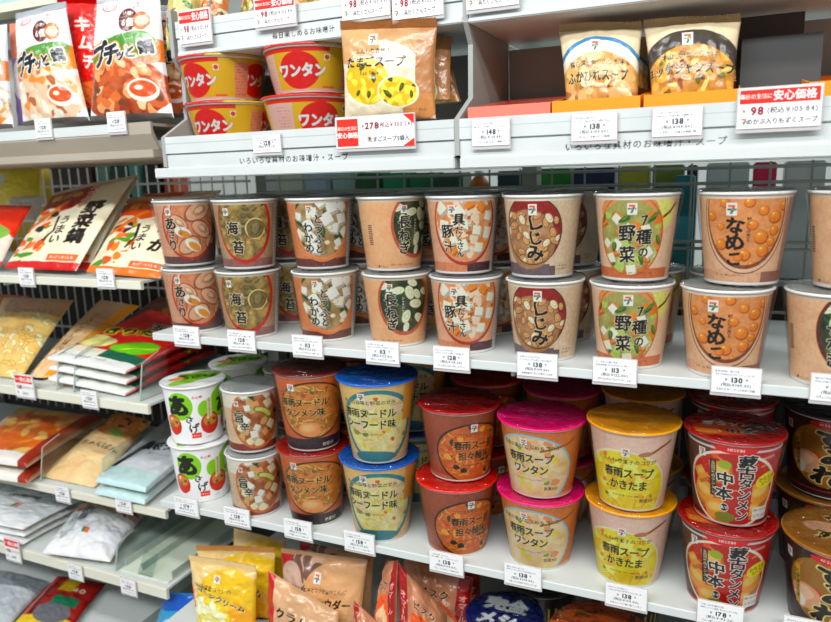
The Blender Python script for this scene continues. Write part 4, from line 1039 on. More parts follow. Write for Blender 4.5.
def c_hotpot(seed, accent, soupc, dishes, w=108, h=150, word='鍋'):
    c = Cv(w, h, (228, 230, 232), .65, seed); c.mottle(5, 20)
    c.ell(w * .3, h * .93, 13, 6, (226, 120, 110)); c.ell(w * .3, h * .935, 11, 5, (228, 228, 230)); c.text('エバラ', w * .3, h * .935, 6, (200, 50, 40), fat=1.1)
    c.ell(w * .56, h * .50, w * .6, h * .14, accent, .22, wob=.15); c.ell(w * .52, h * .56, w * .5, h * .12, (84, 140, 60), .22, wob=.2)
    c.ell(w * .5, h * .24, w * .56, h * .26, soupc, wob=.08); c.clip_ell(w * .5, h * .24, w * .56, h * .26); c.mottle(28, 8)
    for i, (col, n, r) in enumerate(dishes): bits(c, (0, 0, w, h * .5), n, lambda a, b, q: c.ell(a, b, q.uniform(.8, 1.4) * r, q.uniform(.5, .9) * r, col, q.uniform(0, 3), wob=.3), seed + i, r * 1.2)
    c.clip = None
    c.ell(w * .76, h * .22, 19, 14, (236, 226, 214)); c.ell(w * .76, h * .23, 16, 10, (196, 90, 40)); c.ell(w * .72, h * .24, 5, 3, (240, 220, 200))
    c.ell(w * .62, h * .80, 14, 15, (96, 30, 26)); c.text('1人前×', w * .62, h * .86, 5.5, (240, 230, 220), fat=.9); c.text('6個', w * .62, h * .78, 12, (244, 236, 226), fat=1.6); c.ell(w * .80, h * .79, 12, 12, (206, 110, 60)); c.ell(w * .80, h * .79, 9, 7, (232, 190, 160))
    for ch, x, y, z, r in (('プ', .20, .52, 32, .1), ('チ', .40, .52, 28, 0), ('ッ', .54, .505, 15, 0), ('と', .66, .53, 17, 0), (word, .85, .57, 19, 0)):
        c.text(ch, w * x, h * y, z, (236, 140, 40), fat=9, out=(236, 140, 40), ow=1, rot=.12 + r)
    for ch, x, y, z, r in (('プ', .20, .52, 32, .1), ('チ', .40, .52, 28, 0), ('ッ', .54, .505, 15, 0), ('と', .66, .53, 17, 0), (word, .85, .57, 19, 0)):
        c.text(ch, w * x, h * y, z, (26, 28, 34), fat=3.4, out=(244, 244, 240), ow=3.2, rot=.12 + r)
    c.text('いつもの鍋より', w * .68, h * .95, 5.2, (220, 80, 70), rot=.08, fat=.6); c.text('さらに美味しい!', w * .70, h * .915, 5.2, (220, 80, 70), rot=.08, fat=.6)
    c.rect(0, 0, w, h * .035, (100, 96, 96)); return c
def c_red():
    c = Cv(60, 160, (198, 36, 24), .8, 91); c.mottle(10, 14); c.rect(44, 0, 60, 160, (232, 100, 90))
    for i, ch in enumerate('キムチ'): c.text(ch, 30 + i * 3, 128 - i * 26, 22, (246, 232, 220), fat=1.8, rot=-.1)
    c.rect(0, 0, 60, 14, (60, 40, 40)); c.ell(30, 34, 20, 16, (240, 120, 60), wob=.2); return c
def c_veg(seed, head, words, acc, w=120, h=165):
    c = Cv(w, h, (232, 222, 196), .75, seed); c.mottle(6, 20)
    c.rect(0, h * .74, w * .62, h, head); c.ell(w * .22, h * .80, w * .35, h * .16, head); c.text('鍋つゆ', w * .3, h * .88, 16, (226, 190, 70), fat=2)
    c.ell(w * .16, h * .40, w * .30, h * .34, (236, 214, 190)); c.clip_ell(w * .16, h * .40, w * .31, h * .36)
    for i, (col, n, r) in enumerate((((214, 90, 40), 8, 9), ((80, 140, 50), 7, 8), ((236, 226, 200), 9, 9), ((240, 130, 40), 6, 8), ((40, 50, 60), 3, 8))): bits(c, (-6, h * .06, w * .48, h * .74), n, lambda a, b, q: c.ell(a, b, q.uniform(.8, 1.5) * r, q.uniform(.4, .8) * r, col, q.uniform(0, 3), wob=.25), seed + i, r * 1.3)
    c.clip = None; c.line([(w * .06, h * .5), (w * .36, h * .78)], 9, (236, 128, 40)); c.rect(0, 0, w, h * .07, acc)
    c.text(words[0], w * .78, h * .50, 27, BLK, vert=True, fat=3, pitch=1.0); c.text(words[1], w * .52, h * .42, 18, BLK, vert=True, fat=2, pitch=1.0)
    c.text('たっぷり', w * .60, h * .84, 13, (240, 236, 220), fat=2, vert=True, out=(200, 50, 30), ow=5); c.line([(w * .40, h * .58), (w * .44, h * .42), (w * .38, h * .30)], 4, BLK)
    c.rect(w * .55, h * .08, w * .95, h * .15, (222, 110, 60)); c.scribble(w * .58, h * .115, w * .32, 5, (250, 240, 220), seed=4); return c
def c_plain(w, h, bg, seed, fn=None, mot=8):
    c = Cv(w, h, bg, .9, seed); c.mottle(mot, 16)
    if fn: fn(c)
    return c
def sc(c, cols, n, r, box, seed):
    for i, col in enumerate(cols): bits(c, box, n, lambda a, b, q: c.ell(a, b, q.uniform(.8, 1.5) * r, q.uniform(.4, .8) * r, col, q.uniform(0, 3), wob=.25), seed + i, r)
def c_corn():
    c = Cv(80, 130, (224, 196, 140), .7, 95); c.mottle(8, 16); c.ell(60, 60, 50, 70, (236, 184, 50), .2); c.ell(26, 44, 34, 46, (240, 228, 190)); c.clip_ell(26, 44, 34, 46); sc(c, [(246, 214, 110), (236, 196, 60), (250, 236, 190)], 12, 8, (0, 0, 60, 90), 3); c.clip = None
    c.ell(70, 60, 12, 30, (226, 160, 30), .3); c.logo(38, 114, 8); c.text('北海道産コーンの', 34, 102, 6, BLK, fat=1); c.text('コーンクリーム', 42, 89, 9.4, BLK, fat=2, rot=-.35, out=(240, 226, 180), ow=2); c.line([(36, 40), (50, 58)], 2.6, (120, 100, 40)); c.rect(0, 70, 5, 100, (206, 60, 40)); return c
def c_chowder(shells=True):
    c = Cv(130, 130, (200, 160, 124), .8, 96); c.mottle(8, 18)
    if shells:
        c.rect(0, 60, 62, 130, (70, 52, 46)); sc(c, [(176, 136, 116), (206, 170, 146), (120, 90, 80)], 9, 10, (22, 84, 66, 128), 7); c.rect(0, 118, 22, 130, (180, 30, 34)); c.rect(0, 84, 10, 130, (170, 24, 30)); c.ell(22, 100, 20, 24, (204, 176, 160)); c.ell(36, 74, 40, 14, (214, 170, 130))
    c.ell(96, 90, 50, 40, (208, 164, 122)); c.logo(66, 108, 11)
    c.text('魚介のうま味とコクが溶けこんだ', 66, 93, 6.0, (60, 40, 30), fat=.9); c.text('クラムチャウダー', 66, 78, 14, BLK, fat=2.2, sx=.95, rot=-.05)
    c.text('CLAM CHOWDER', 66, 64, 5, (80, 60, 50), fat=.7); c.text('2〜3人前', 70, 54, 7, (70, 50, 40), fat=1); c.ell(50, 6, 50, 26, (240, 220, 190)); sc(c, [(236, 150, 80), (250, 236, 214)], 7, 8, (10, 0, 100, 26), 17); return c
def c_redspine(seed, flip=False):
    c = Cv(90, 130, (182, 128, 98), .9, seed); c.mottle(14, 18); x = 0 if not flip else 74
    c.rect(x, 0, x + 16, 130, (150, 20, 20)); c.text('オマール', x + 8, 80, 11, (226, 170, 160), vert=True, fat=1); c.ell(50, 60, 30, 26, (222, 96, 40), wob=.2); c.ell(56, 56, 20, 16, (240, 190, 150), wob=.2); c.text('ビスク', 46, 98, 14, BLK, fat=2, out=(230, 190, 160), ow=2); return c

# --- packs in the bins above the cups
bag('soup_pack', 'kraft brown egg soup pack standing beside the wonton cups', 'soup pack', [(-0.1723, 0.0220, 0.2879), (-0.0506, 0.0220, 0.2822), (-0.0499, 0.0300, 0.3851), (-0.1763, 0.0300, 0.3950)], .030, c_egg(), seal=(.010, (190, 146, 100)), seed=2, k=.6)
ec = c_egg()
bag('soup_pack', 'egg soup pack half hidden right behind the front egg soup pack', 'soup pack', [(-0.1443, 0.0750, 0.2929), (-0.0462, 0.0600, 0.2875), (-0.0498, 0.0780, 0.3827), (-0.1436, 0.0880, 0.3936)], .026, ec, seed=5, k=.6)
bag('soup_pack', 'last egg soup pack leaning in the dark next to the notched divider', 'soup pack', [(-0.1394, 0.1200, 0.2990), (-0.0420, 0.0950, 0.2917), (-0.0680, 0.1150, 0.3830), (-0.1517, 0.1350, 0.3941)], .022, ec, seed=8, k=.6)
b1 = c_soup('ふかひれスープ', '鶏白湯と魚介のうま味', (70, 130, 170), (198, 152, 92), [((220, 178, 116), 16, 8), ((160, 108, 64), 12, 5), ((236, 208, 156), 8, 5)], 83)
bag('soup_sachet', 'cream soup sachet with a blue arc in the left orange box', 'soup sachet', [(0.0975, 0.0470, 0.2751), (0.1737, 0.0470, 0.2770), (0.1719, 0.0750, 0.3671), (0.0813, 0.0750, 0.3733)], .026, b1, seal=(.009, (236, 206, 168)), seed=11, k=.7)
b2 = c_soup('ユッケジャンスープ', '牛肉と野菜のうま味', (74, 68, 62), (190, 138, 66), [((222, 172, 76), 14, 7), ((150, 86, 50), 10, 5), ((110, 110, 56), 6, 4), ((236, 206, 130), 6, 5)], 84)
bag('soup_sachet', 'cream soup sachet with a dark grey arc in the right orange box', 'soup sachet', [(0.1880, 0.0470, 0.2772), (0.2668, 0.0470, 0.2774), (0.2698, 0.0750, 0.3637), (0.1740, 0.0750, 0.3679)], .028, b2, seal=(.009, (236, 206, 168)), seed=12, k=.7)
for k_ in range(3):
    bag('soup_sachet', ['sachet standing right behind the blue-arc soup sachet', 'second sachet behind the blue-arc soup sachet', 'third sachet behind the blue-arc soup sachet'][k_], 'soup sachet',
        [(0.0971, 0.0700, 0.2886), (0.1739, 0.0700, 0.2891), (0.1681, 0.1000, 0.3673), (0.0840, 0.1000, 0.3726)] if k_ == 0 else [tuple(np.array(p) + (0.002 * k_, .024 * k_, -.001 * k_)) for p in ([(0.0971, 0.0700, 0.2886), (0.1739, 0.0700, 0.2891), (0.1681, 0.1000, 0.3673), (0.0840, 0.1000, 0.3726)])], .018, b1, seed=20 + k_, group='sachets behind the blue-arc one')
for k_ in range(2):
    bag('soup_sachet', ['sachet standing right behind the dark-arc soup sachet', 'second sachet behind the dark-arc soup sachet'][k_], 'soup sachet',
        [tuple(np.array(p) + (0.001 * k_, .024 * k_, -.001 * k_)) for p in ([(0.1886, 0.0700, 0.2881), (0.2692, 0.0700, 0.2879), (0.2673, 0.1000, 0.3622), (0.1778, 0.1000, 0.3663)])], .018, b2, seed=30 + k_, group='sachets behind the dark-arc one')
def open_box(label, x0, x1, col, y0=.012, y1=.17, h=.026, z=.2655):
    r = empty('display_box', ((x0 + x1) / 2, y0, z), label, 'box', None)
    m = mat('display_card', col, .6, noise=(10, 6)); w_ = (x1 - x0) / 2; t = .0012; dd = y1 - y0
    MB().box(-w_, 0, 0, w_, t, h).build('front_panel', m, r); MB().box(-w_, dd - t, 0, w_, dd, h + .02).build('back_panel', m, r)
    for s in (-1, 1): MB().prism([(t, 0), (dd - t, 0), (dd - t, h + .02), (t, h)], s * w_ - (t if s > 0 else 0), s * w_ + (0 if s > 0 else t)).build('side_panel', m, r)
    MB().box(-w_ + t, t, 0, w_ - t, dd - t, t).build('bottom', m, r); return r
open_box('salmon pink open display box beside the notched divider', -.0075, .0865, (236, 130, 110), h=.0262)
open_box('bright orange display box under the blue-arc sachet', .0885, .1795, (246, 156, 10), h=.0265)
open_box('bright orange display box under the dark-arc sachet', .1830, .2725, (246, 156, 10), h=.0265)
open_box('orange display box cut off by the right edge behind the red price card', .3310, .4200, (246, 156, 10), h=.028)
for k_, (xx, cc_) in enumerate(((.004, (220, 150, 60)), (.032, (150, 70, 50)), (.058, (206, 170, 90)))):
    bag('soup_sachet', ['tan sachet lying in the pink box, leftmost', 'dark red sachet lying in the pink box, middle one', 'pale sachet lying in the pink box, rightmost'][k_], 'soup sachet',
        [(xx, .03 + .01 * k_, .2755), (xx + .026, .03, .2755), (xx + .028, .12, .2800), (xx + .002, .12, .2800)], .012, c_plain(30, 90, cc_, 101 + k_, lambda c: sc(c, [(240, 200, 60), (90, 60, 40)], 5, 5, (0, 0, 30, 90), 3)), seed=k_, k=.8)
r = empty('display_divider', (.302, .10, .2655), 'dark grey upright display divider at the right of the dark-arc sachet', 'divider')
MB().box(-.030, 0, 0, .046, .004, .085).build('lower_panel', M['greydark'], r); MB().box(-.034, .03, 0, .030, .034, .112).build('upper_panel', mat('brown_grey_panel', (74, 66, 60), .6), r)
# --- bottoms of the packs on the topmost bins
for k_, (x0_, x1_, cc_, lb) in enumerate(((178, 212, (190, 186, 120), 'green and white soup pack cut by the top edge of the photo, leftmost'), (214, 246, (196, 120, 60), 'orange brown soup pack cut by the top edge, second from the left'),
        (262, 300, (150, 110, 60), 'brown soup pack cut by the top edge above the slogan'), (300, 336, (176, 140, 80), 'tan soup pack cut by the top edge above the wonton cups'), (338, 380, (206, 170, 90), 'yellowish soup pack cut by the top edge above the egg pack'))):
    p0 = (-0.4541, 0.0600, 0.4419); 
    X0 = -.478 + (x0_ - 178) * .001535; X1 = -.478 + (x1_ - 178) * .001535
    bag('soup_pack', lb, 'soup pack', [(X0, .060, .4035), (X1, .060, .4035), (X1, .085, .50), (X0, .085, .50)], .03, c_plain(60, 90, cc_, 110 + k_, lambda c: sc(c, [(230, 224, 200), (90, 130, 50), (206, 150, 60), (90, 60, 30)], 6, 6, (0, 0, 60, 50), k_ + 3)), seed=40 + k_)

# --- hotpot pouches on the top left shelf
dh = [((190, 96, 50), 14, 9), ((222, 160, 110), 9, 9), ((206, 116, 60), 10, 7), ((232, 196, 156), 5, 7), ((120, 70, 44), 6, 6)]
dm = [((222, 190, 164), 12, 10), ((214, 140, 66), 8, 9), ((176, 110, 76), 9, 7), ((238, 226, 210), 7, 8)]
bag('hotpot_pouch', 'hotpot soup pouch with a red-orange stew picture, front one beside the red pouch', 'soup pouch', [(-0.6347, 0.0520, 0.3140), (-0.4707, 0.0520, 0.3090), (-0.5009, 0.0800, 0.4819), (-0.6250, 0.0800, 0.4869)], .030, c_hotpot(85, (232, 120, 44), (166, 84, 46), dh), seal=(.014, (226, 226, 230)), seed=51)
bag('hotpot_pouch', 'bright red kimchi hotpot pouch between the two white hotpot pouches', 'soup pouch', [(-0.6875, 0.0860, 0.3202), (-0.6142, 0.0860, 0.3176), (-0.6275, 0.1120, 0.4933), (-0.7437, 0.1120, 0.5084)], .020, c_red(), seal=(.008, (206, 40, 26)), seed=52)
bag('hotpot_pouch', 'pale hotpot pouch with a light broth picture, left of the red kimchi pouch', 'soup pouch', [(-0.7880, 0.0550, 0.3148), (-0.6401, 0.0550, 0.3144), (-0.6930, 0.0820, 0.4894), (-0.8081, 0.0820, 0.4843)], .030, c_hotpot(86, (240, 140, 50), (232, 200, 170), dm), seal=(.010, (222, 224, 228)), seed=53)
bag('hotpot_pouch', 'purple-edged pouch peeking out behind the pale hotpot pouch', 'soup pouch', [(-0.8506, 0.0920, 0.3198), (-0.7445, 0.0920, 0.3206), (-0.7695, 0.1150, 0.4889), (-0.8685, 0.1150, 0.4902)], .016, c_plain(80, 140, (150, 120, 190), 87, lambda c: (c.rect(0, 90, 30, 140, (226, 140, 110)), c.ell(30, 60, 30, 30, (230, 220, 230)))), seed=54)
bag('hotpot_pouch', 'hotpot pouch at the far left cut by the photo edge with a grey lower part', 'soup pouch', [(-0.9664, 0.0600, 0.3143), (-0.8189, 0.0600, 0.3134), (-0.8409, 0.0900, 0.4830), (-0.9708, 0.0900, 0.4838)], .030, c_hotpot(88, (206, 120, 60), (190, 176, 160), dm), seed=55)
bag('hotpot_pouch', 'hotpot pouch behind at the right end of the top left shelf', 'soup pouch', [(-0.5509, 0.1050, 0.3151), (-0.4874, 0.1050, 0.3144), (-0.4994, 0.1180, 0.4710), (-0.5660, 0.1180, 0.4757)], .022, c_hotpot(89, (206, 110, 50), (150, 80, 50), dh, 60, 150), seal=(.008, (220, 222, 226)), seed=56)

# --- leaning pouches with vegetables on the second left shelf
va = c_veg(97, (150, 24, 24), ('野菜鍋', 'うまい'), (190, 30, 30)); vb = c_veg(98, (206, 84, 24), ('みそが', 'うまい'), (236, 120, 40))
bag('soup_pouch', 'leaning cream pouch with a dark red header and carrot picture, front one', 'soup pouch', [(-0.8797, 0.0500, 0.0798), (-0.7053, 0.0500, 0.0796), (-0.6947, 0.1850, 0.2267), (-0.9056, 0.1850, 0.1983)], .015, va, seal=(.010, (206, 190, 160)), seed=61)
bag('soup_pouch', 'cream pouch with a dark red header, second one tucked behind the carrot pouch', 'soup pouch', [(-0.8642, 0.0800, 0.0761), (-0.7127, 0.0800, 0.0768), (-0.7156, 0.2150, 0.2267), (-0.9025, 0.2150, 0.2084)], .012, va, seed=62)
bag('soup_pouch', 'cream pouch with a dark red header, last one of the leaning red-header row', 'soup pouch', [(-0.8564, 0.1100, 0.0759), (-0.7272, 0.1100, 0.0792), (-0.7403, 0.2450, 0.2303), (-0.8871, 0.2450, 0.2187)], .012, va, seed=63)
bag('soup_pouch', 'leaning cream pouch with an orange header beside the clam miso cups', 'soup pouch', [(-0.6828, 0.0500, 0.0786), (-0.5265, 0.0500, 0.0724), (-0.5215, 0.1850, 0.1912), (-0.7151, 0.1850, 0.1850)], .015, vb, seal=(.010, (206, 180, 140)), seed=64)
bag('soup_pouch', 'orange-header pouch tucked behind the front orange-header pouch', 'soup pouch', [(-0.6763, 0.0850, 0.0806), (-0.5384, 0.0850, 0.0779), (-0.5321, 0.2200, 0.2017), (-0.7102, 0.2200, 0.1977)], .012, vb, seed=65)
bag('soup_pouch', 'leaning red and green pouch at the left photo edge under the yellow pack', 'soup pouch', [(-1.0540, 0.0500, 0.0787), (-0.8897, 0.0500, 0.0812), (-0.9315, 0.1600, 0.1811), (-1.1392, 0.1600, 0.1829)], .024,
    c_plain(110, 150, (214, 60, 40), 99, lambda c: (c.ell(70, 40, 50, 46, (226, 214, 200)), c.ell(80, 70, 24, 22, (130, 170, 80), wob=.2), c.rect(0, 108, 60, 130, (236, 190, 60)), c.ell(60, 20, 20, 14, (240, 150, 120), wob=.2))), seed=66)
bag('soup_pouch', 'white pack lying between the yellow pack and the red-header pouches', 'soup pouch', [(-1.0656, 0.2000, 0.1480), (-0.9783, 0.2000, 0.1480), (-0.9909, 0.2400, 0.1972), (-1.0982, 0.2400, 0.1946)], .02, c_plain(50, 50, (226, 226, 224), 100), seed=67)
bag('snack_bag', 'bright yellow bag behind the left pouches at the photo edge', 'bag', [(-1.2046, 0.2700, 0.1578), (-1.0469, 0.2700, 0.1635), (-1.0599, 0.2900, 0.2584), (-1.2095, 0.2900, 0.2630)], .03, c_plain(80, 90, (240, 204, 70), 102, lambda c: c.ell(14, 60, 20, 16, (200, 220, 210), wob=.2)), seed=68)

# --- noodle packs on the third left shelf
def stack(n, dz, name, labels, cat, q, th, c, grp, seed, **kw):
    for i in range(n):
        bag(name, labels[i], cat, [tuple(np.array(p) + (0.003 * ((i * 7) % 3 - 1), .002 * (i % 2), dz * i)) for p in q], th, c, group=grp, seed=seed + i, **kw)
def lab_ramen(c):
    c.rect(0, 0, 120, 24, (226, 228, 224)); c.rect(0, 90, 120, 190, (206, 26, 20)); c.ell(84, 60, 34, 20, (110, 190, 30), .5, wob=.2); c.rect(60, 20, 120, 42, (10, 96, 76)); c.ell(20, 60, 26, 20, (240, 220, 150), wob=.2); c.rect(0, 24, 60, 40, (226, 220, 200))
    c.text('きりたんぽ', 60, 110, 24, BLK, fat=3.4, out=(240, 220, 60), ow=4, rot=.35); c.text('五目鍋', 80, 140, 22, BLK, fat=3, out=(240, 226, 200), ow=3, rot=.35); c.scribble(10, 14, 70, 6, (40, 40, 40), seed=3); c.line([(70, 50), (110, 74)], 3, (190, 230, 60))
FT = [(-0.7992, 0.0450, -0.0781), (-0.6197, 0.0450, -0.0885), (-0.6112, 0.2650, -0.0689), (-0.7717, 0.2650, -0.0347)]
FQ = [tuple(np.array(p) - (0, 0, .036)) for p in FT]
stack(3, .0190, 'noodle_pack', ['white, green and red noodle pack, bottom one of the stack of three', 'white, green and red noodle pack, middle one of the stack of three', 'red and green noodle pack with yellow-outlined lettering, top of the stack of three'], 'noodle pack',
      FQ, .0165, c_plain(120, 180, (200, 30, 24), 103, lab_ramen), 'stack of three noodle packs', 71, k=.6, pw=.13)
bag('noodle_bag', 'clear bag of pale yellow noodles behind the red price card', 'noodle bag', [(-1.0366, 0.0600, -0.1411), (-0.8888, 0.0600, -0.1232), (-0.9371, 0.2300, -0.0119), (-1.1483, 0.2300, -0.0173)], .030, c_plain(110, 160, (232, 190, 120), 104, lambda c: (noodle(c, (0, 0, 110, 110), 60, [(246, 220, 160), (236, 190, 110), (250, 236, 190)], 4, 6), c.rect(20, 118, 110, 160, (190, 150, 120)), c.scribble(40, 124, 60, 8, (60, 40, 30), seed=2))), seed=74, wr=.003)
bag('noodle_bag', 'darker orange noodle bag at the far left behind the clear noodle bag', 'noodle bag', [(-1.3689, 0.2200, -0.1001), (-1.1404, 0.2200, -0.0743), (-1.1733, 0.3100, -0.0279), (-1.3819, 0.3100, -0.0322)], .02, c_plain(80, 90, (206, 110, 60), 105, lambda c: sc(c, [(160, 60, 40), (236, 170, 90)], 8, 8, (0, 0, 80, 90), 4)), seed=75)
bag('noodle_pack', 'long beige noodle pack lying between the clear bag and the stack of three', 'noodle pack', [(-0.9052, 0.0700, -0.1392), (-0.8522, 0.0700, -0.1378), (-0.8120, 0.2800, -0.0274), (-0.9216, 0.2800, -0.0201)], .020, c_plain(60, 190, (226, 190, 150), 106, lambda c: (c.rect(48, 0, 60, 190, (230, 150, 30)), c.rect(0, 120, 48, 190, (196, 160, 130)), c.text('生きしめん国内産', 26, 100, 13, (110, 80, 50), vert=True, fat=1))), seed=76)
bag('noodle_pack', 'dark brown noodle pack in the shadow right of the long beige pack', 'noodle pack', [(-0.9088, 0.2850, -0.0847), (-0.7977, 0.2850, -0.0817), (-0.7074, 0.3350, -0.0450), (-0.8101, 0.3350, -0.0163)], .015, c_plain(60, 150, (120, 80, 60), 107, lambda c: c.rect(30, 0, 44, 150, (206, 130, 40))), seed=77)

# --- flat packs on the fourth left shelf
def lab_g(c):
    c.ell(60, 70, 50, 70, (206, 110, 36), wob=.1); sc(c, [(236, 150, 50), (226, 110, 30), (246, 190, 110)], 12, 9, (10, 20, 110, 150), 4); c.rect(0, 0, 120, 18, (236, 226, 220)); c.text('焼そば', 40, 150, 22, (236, 200, 60), fat=2.4); c.rect(104, 0, 120, 170, (150, 50, 30))
stack(2, .030, 'noodle_pack', ['orange fried noodle pack at the left photo edge, lower one of two', 'orange fried noodle pack at the left photo edge, upper one of two'], 'noodle pack', [(-1.0074, -0.0040, -0.3010), (-0.8446, 0.0109, -0.3010), (-0.9132, 0.2418, -0.3010), (-1.1472, 0.2232, -0.3010)], .028, c_plain(120, 170, (206, 170, 150), 108, lab_g), 'two orange fried noodle packs', 78, k=.65, pw=.15)
bag('noodle_pack', 'peach coloured noodle pack with a green mark, between the orange and pale blue packs', 'noodle pack', [(-0.8646, 0.0500, -0.3058), (-0.7287, 0.0500, -0.3089), (-0.7723, 0.2400, -0.2564), (-0.8687, 0.2400, -0.2464)], .022,
    c_plain(80, 170, (232, 196, 150), 109, lambda c: (c.ell(40, 140, 50, 36, (206, 140, 80), wob=.1), sc(c, [(110, 60, 40), (226, 170, 100)], 7, 7, (0, 110, 80, 170), 3), c.ell(52, 112, 14, 7, (130, 180, 90), wob=.2), c.text('ちゃんぽん', 44, 78, 13, (60, 44, 30), fat=1.4))), seed=81, k=.8)
def lab_u(c):
    c.rect(0, 0, 120, 26, (194, 218, 218)); c.poly([(4, 24), (16, 24), (40, 84), (28, 84)], (40, 36, 30)); c.text('讃岐うどん', 76, 76, 19, (34, 36, 44), fat=2.4, rot=.12, sx=1.1); c.scribble(52, 58, 48, 5, (90, 90, 100), seed=4); c.ell(90, 130, 40, 28, (150, 70, 50)); c.ell(90, 130, 30, 20, (226, 206, 190), wob=.1)
stack(2, .021, 'noodle_pack', ['pale blue and white udon pack, lower one of two beside the green miso cups', 'pale blue and white udon pack, upper one of two with black lettering'], 'noodle pack', [(-0.6944, 0.0247, -0.3010), (-0.5812, 0.0241, -0.3010), (-0.6515, 0.3340, -0.3010), (-0.8083, 0.3413, -0.3010)], .0195, c_plain(120, 170, (214, 218, 222), 111, lab_u), 'two pale blue udon packs', 83, k=.75, pw=.15)

# --- white bags on the fifth left shelf
def lab_w(c):
    c.text('小麦粉', 50, 110, 15, (60, 30, 30), fat=2, rot=.1); c.rect(60, 60, 70, 76, (226, 140, 110)); c.rect(60, 60, 64, 76, (60, 130, 80))
stack(3, .016, 'flour_bag', ['white bag at the left photo edge, bottom one of the white stack', 'white bag at the left photo edge, middle one of the white stack', 'white bag with a small red mark, top one of the white stack'], 'bag', [(-1.1413, 0.0203, -0.4480), (-0.9178, 0.0360, -0.4480), (-0.9122, 0.1681, -0.4480), (-1.1212, 0.1571, -0.4480)], .0135, c_plain(110, 150, (226, 228, 230), 112, lab_w), 'stack of white bags', 85, k=.7, pw=.32, wr=.0022)
def lab_k(c):
    c.rect(0, 96, 110, 150, (206, 170, 150)); sc(c, [(150, 80, 60), (226, 190, 170), (170, 110, 80)], 8, 8, (0, 100, 110, 150), 6)
    c.text('中華', 34, 88, 17, (30, 30, 60), vert=True, fat=2.2, rot=-.1); c.text('そばめん', 20, 80, 9, (40, 40, 60), vert=True, fat=1); c.rect(48, 38, 53, 50, (60, 130, 80)); c.rect(53, 38, 59, 50, (236, 110, 70))
bag('flour_bag', 'white crumpled bag with brown picture and dark lettering beside the empty tray', 'bag', [(-0.8457, 0.0187, -0.4400), (-0.7021, 0.0417, -0.4400), (-0.7646, 0.2031, -0.4250), (-0.9234, 0.1813, -0.4250)], .036, c_plain(110, 150, (228, 228, 232), 113, lab_k), seed=88, wr=.004)

# --- bottom left shelf
bag('snack_pack', 'red, yellow and green pack on the lowest left shelf', 'pack', [(-0.9422, 0.0006, -0.6070), (-0.8199, 0.0236, -0.6070), (-0.8859, 0.1773, -0.6070), (-1.0090, 0.1615, -0.6070)], .024, c_plain(90, 160, (150, 36, 30), 114, lambda c: (c.rect(0, 0, 90, 30, (240, 190, 30)), c.rect(0, 30, 10, 160, (206, 60, 30)), c.rect(12, 30, 18, 160, (30, 24, 22)), c.ell(50, 40, 30, 26, (110, 110, 116)), c.rect(36, 60, 80, 84, (20, 110, 80)), c.rect(30, 100, 56, 150, (190, 160, 30)), c.text('60', 66, 110, 18, (220, 200, 180), fat=2))), seed=91)
bag('snack_pack', 'clear grey-white pack at the lower left corner of the photo', 'pack', [(-1.0162, -0.0659, -0.6070), (-0.9438, -0.0064, -0.6070), (-1.0055, 0.1390, -0.6070), (-1.1519, 0.1313, -0.6070)], .024, c_plain(90, 160, (190, 196, 200), 115, lambda c: c.rect(0, 110, 90, 160, (140, 148, 152))), seed=92)
bag('snack_pack', 'blue pack standing at the right end of the lowest left shelf', 'pack', [(-0.6396, 0.0500, -0.6048), (-0.5313, 0.0500, -0.5746), (-0.5193, 0.0600, -0.4707), (-0.5962, 0.0600, -0.4851)], .03, c_plain(70, 90, (60, 150, 190), 116, lambda c: (c.rect(0, 70, 70, 90, (20, 90, 170)), c.ell(30, 40, 20, 16, (150, 206, 226), wob=.2))), seed=93)

# --- standing pouches under the cup shelves
cc, ch_, r1, r2 = c_corn(), c_chowder(), c_redspine(117), c_redspine(118, True)
bag('soup_pouch', 'yellow corn soup pouch standing in front at the lower left of the cup bay', 'soup pouch', [(-0.4684, 0.0000, -0.5307), (-0.3607, 0.0000, -0.5090), (-0.3630, 0.0200, -0.3713), (-0.4948, 0.0200, -0.3794)], .028, cc, wr=.0032, seal=(.009, (226, 206, 160)), seed=101)
bag('soup_pouch', 'yellow corn soup pouch directly behind the front corn soup pouch', 'soup pouch', [(-0.5033, 0.0500, -0.5571), (-0.3600, 0.0500, -0.5267), (-0.3644, 0.0700, -0.3655), (-0.5257, 0.0700, -0.3955)], .028, cc, wr=.003, seal=(.008, (216, 170, 110)), seed=102)
bag('soup_pouch', 'cream and yellow pouch deepest in the row behind the corn soup pouches', 'soup pouch', [(-0.5034, 0.1100, -0.5890), (-0.3775, 0.1100, -0.5548), (-0.3819, 0.1250, -0.3790), (-0.4895, 0.1250, -0.3760)], .026, cc, seed=103)
bag('soup_pouch', 'clam chowder pouch with brown shells, facing front under the brown noodle cups', 'soup pouch', [(-0.3348, 0.0500, -0.5233), (-0.2036, 0.0450, -0.4880), (-0.1924, 0.0600, -0.3418), (-0.3491, 0.0650, -0.3595)], .032, ch_, seal=(.006, (210, 180, 150)), seed=104, wr=.0030)
bag('soup_pouch', 'clam chowder pouch with a red spine leaning in front of the shell-picture pouch', 'soup pouch', [(-0.3389, 0.0000, -0.4941), (-0.2028, 0.0000, -0.4670), (-0.2210, 0.0180, -0.4027), (-0.3404, 0.0180, -0.3618)], .026, c_plain(100, 110, (204, 166, 130), 119, lambda c: (c.rect(0, 0, 14, 110, (180, 30, 34)), c.text('クラム', 42, 70, 16, BLK, fat=2), c.ell(60, 24, 36, 26, (244, 226, 200)), sc(c, [(240, 160, 90), (250, 240, 220)], 6, 7, (30, 0, 90, 46), 5))), seed=105, wr=.0030)
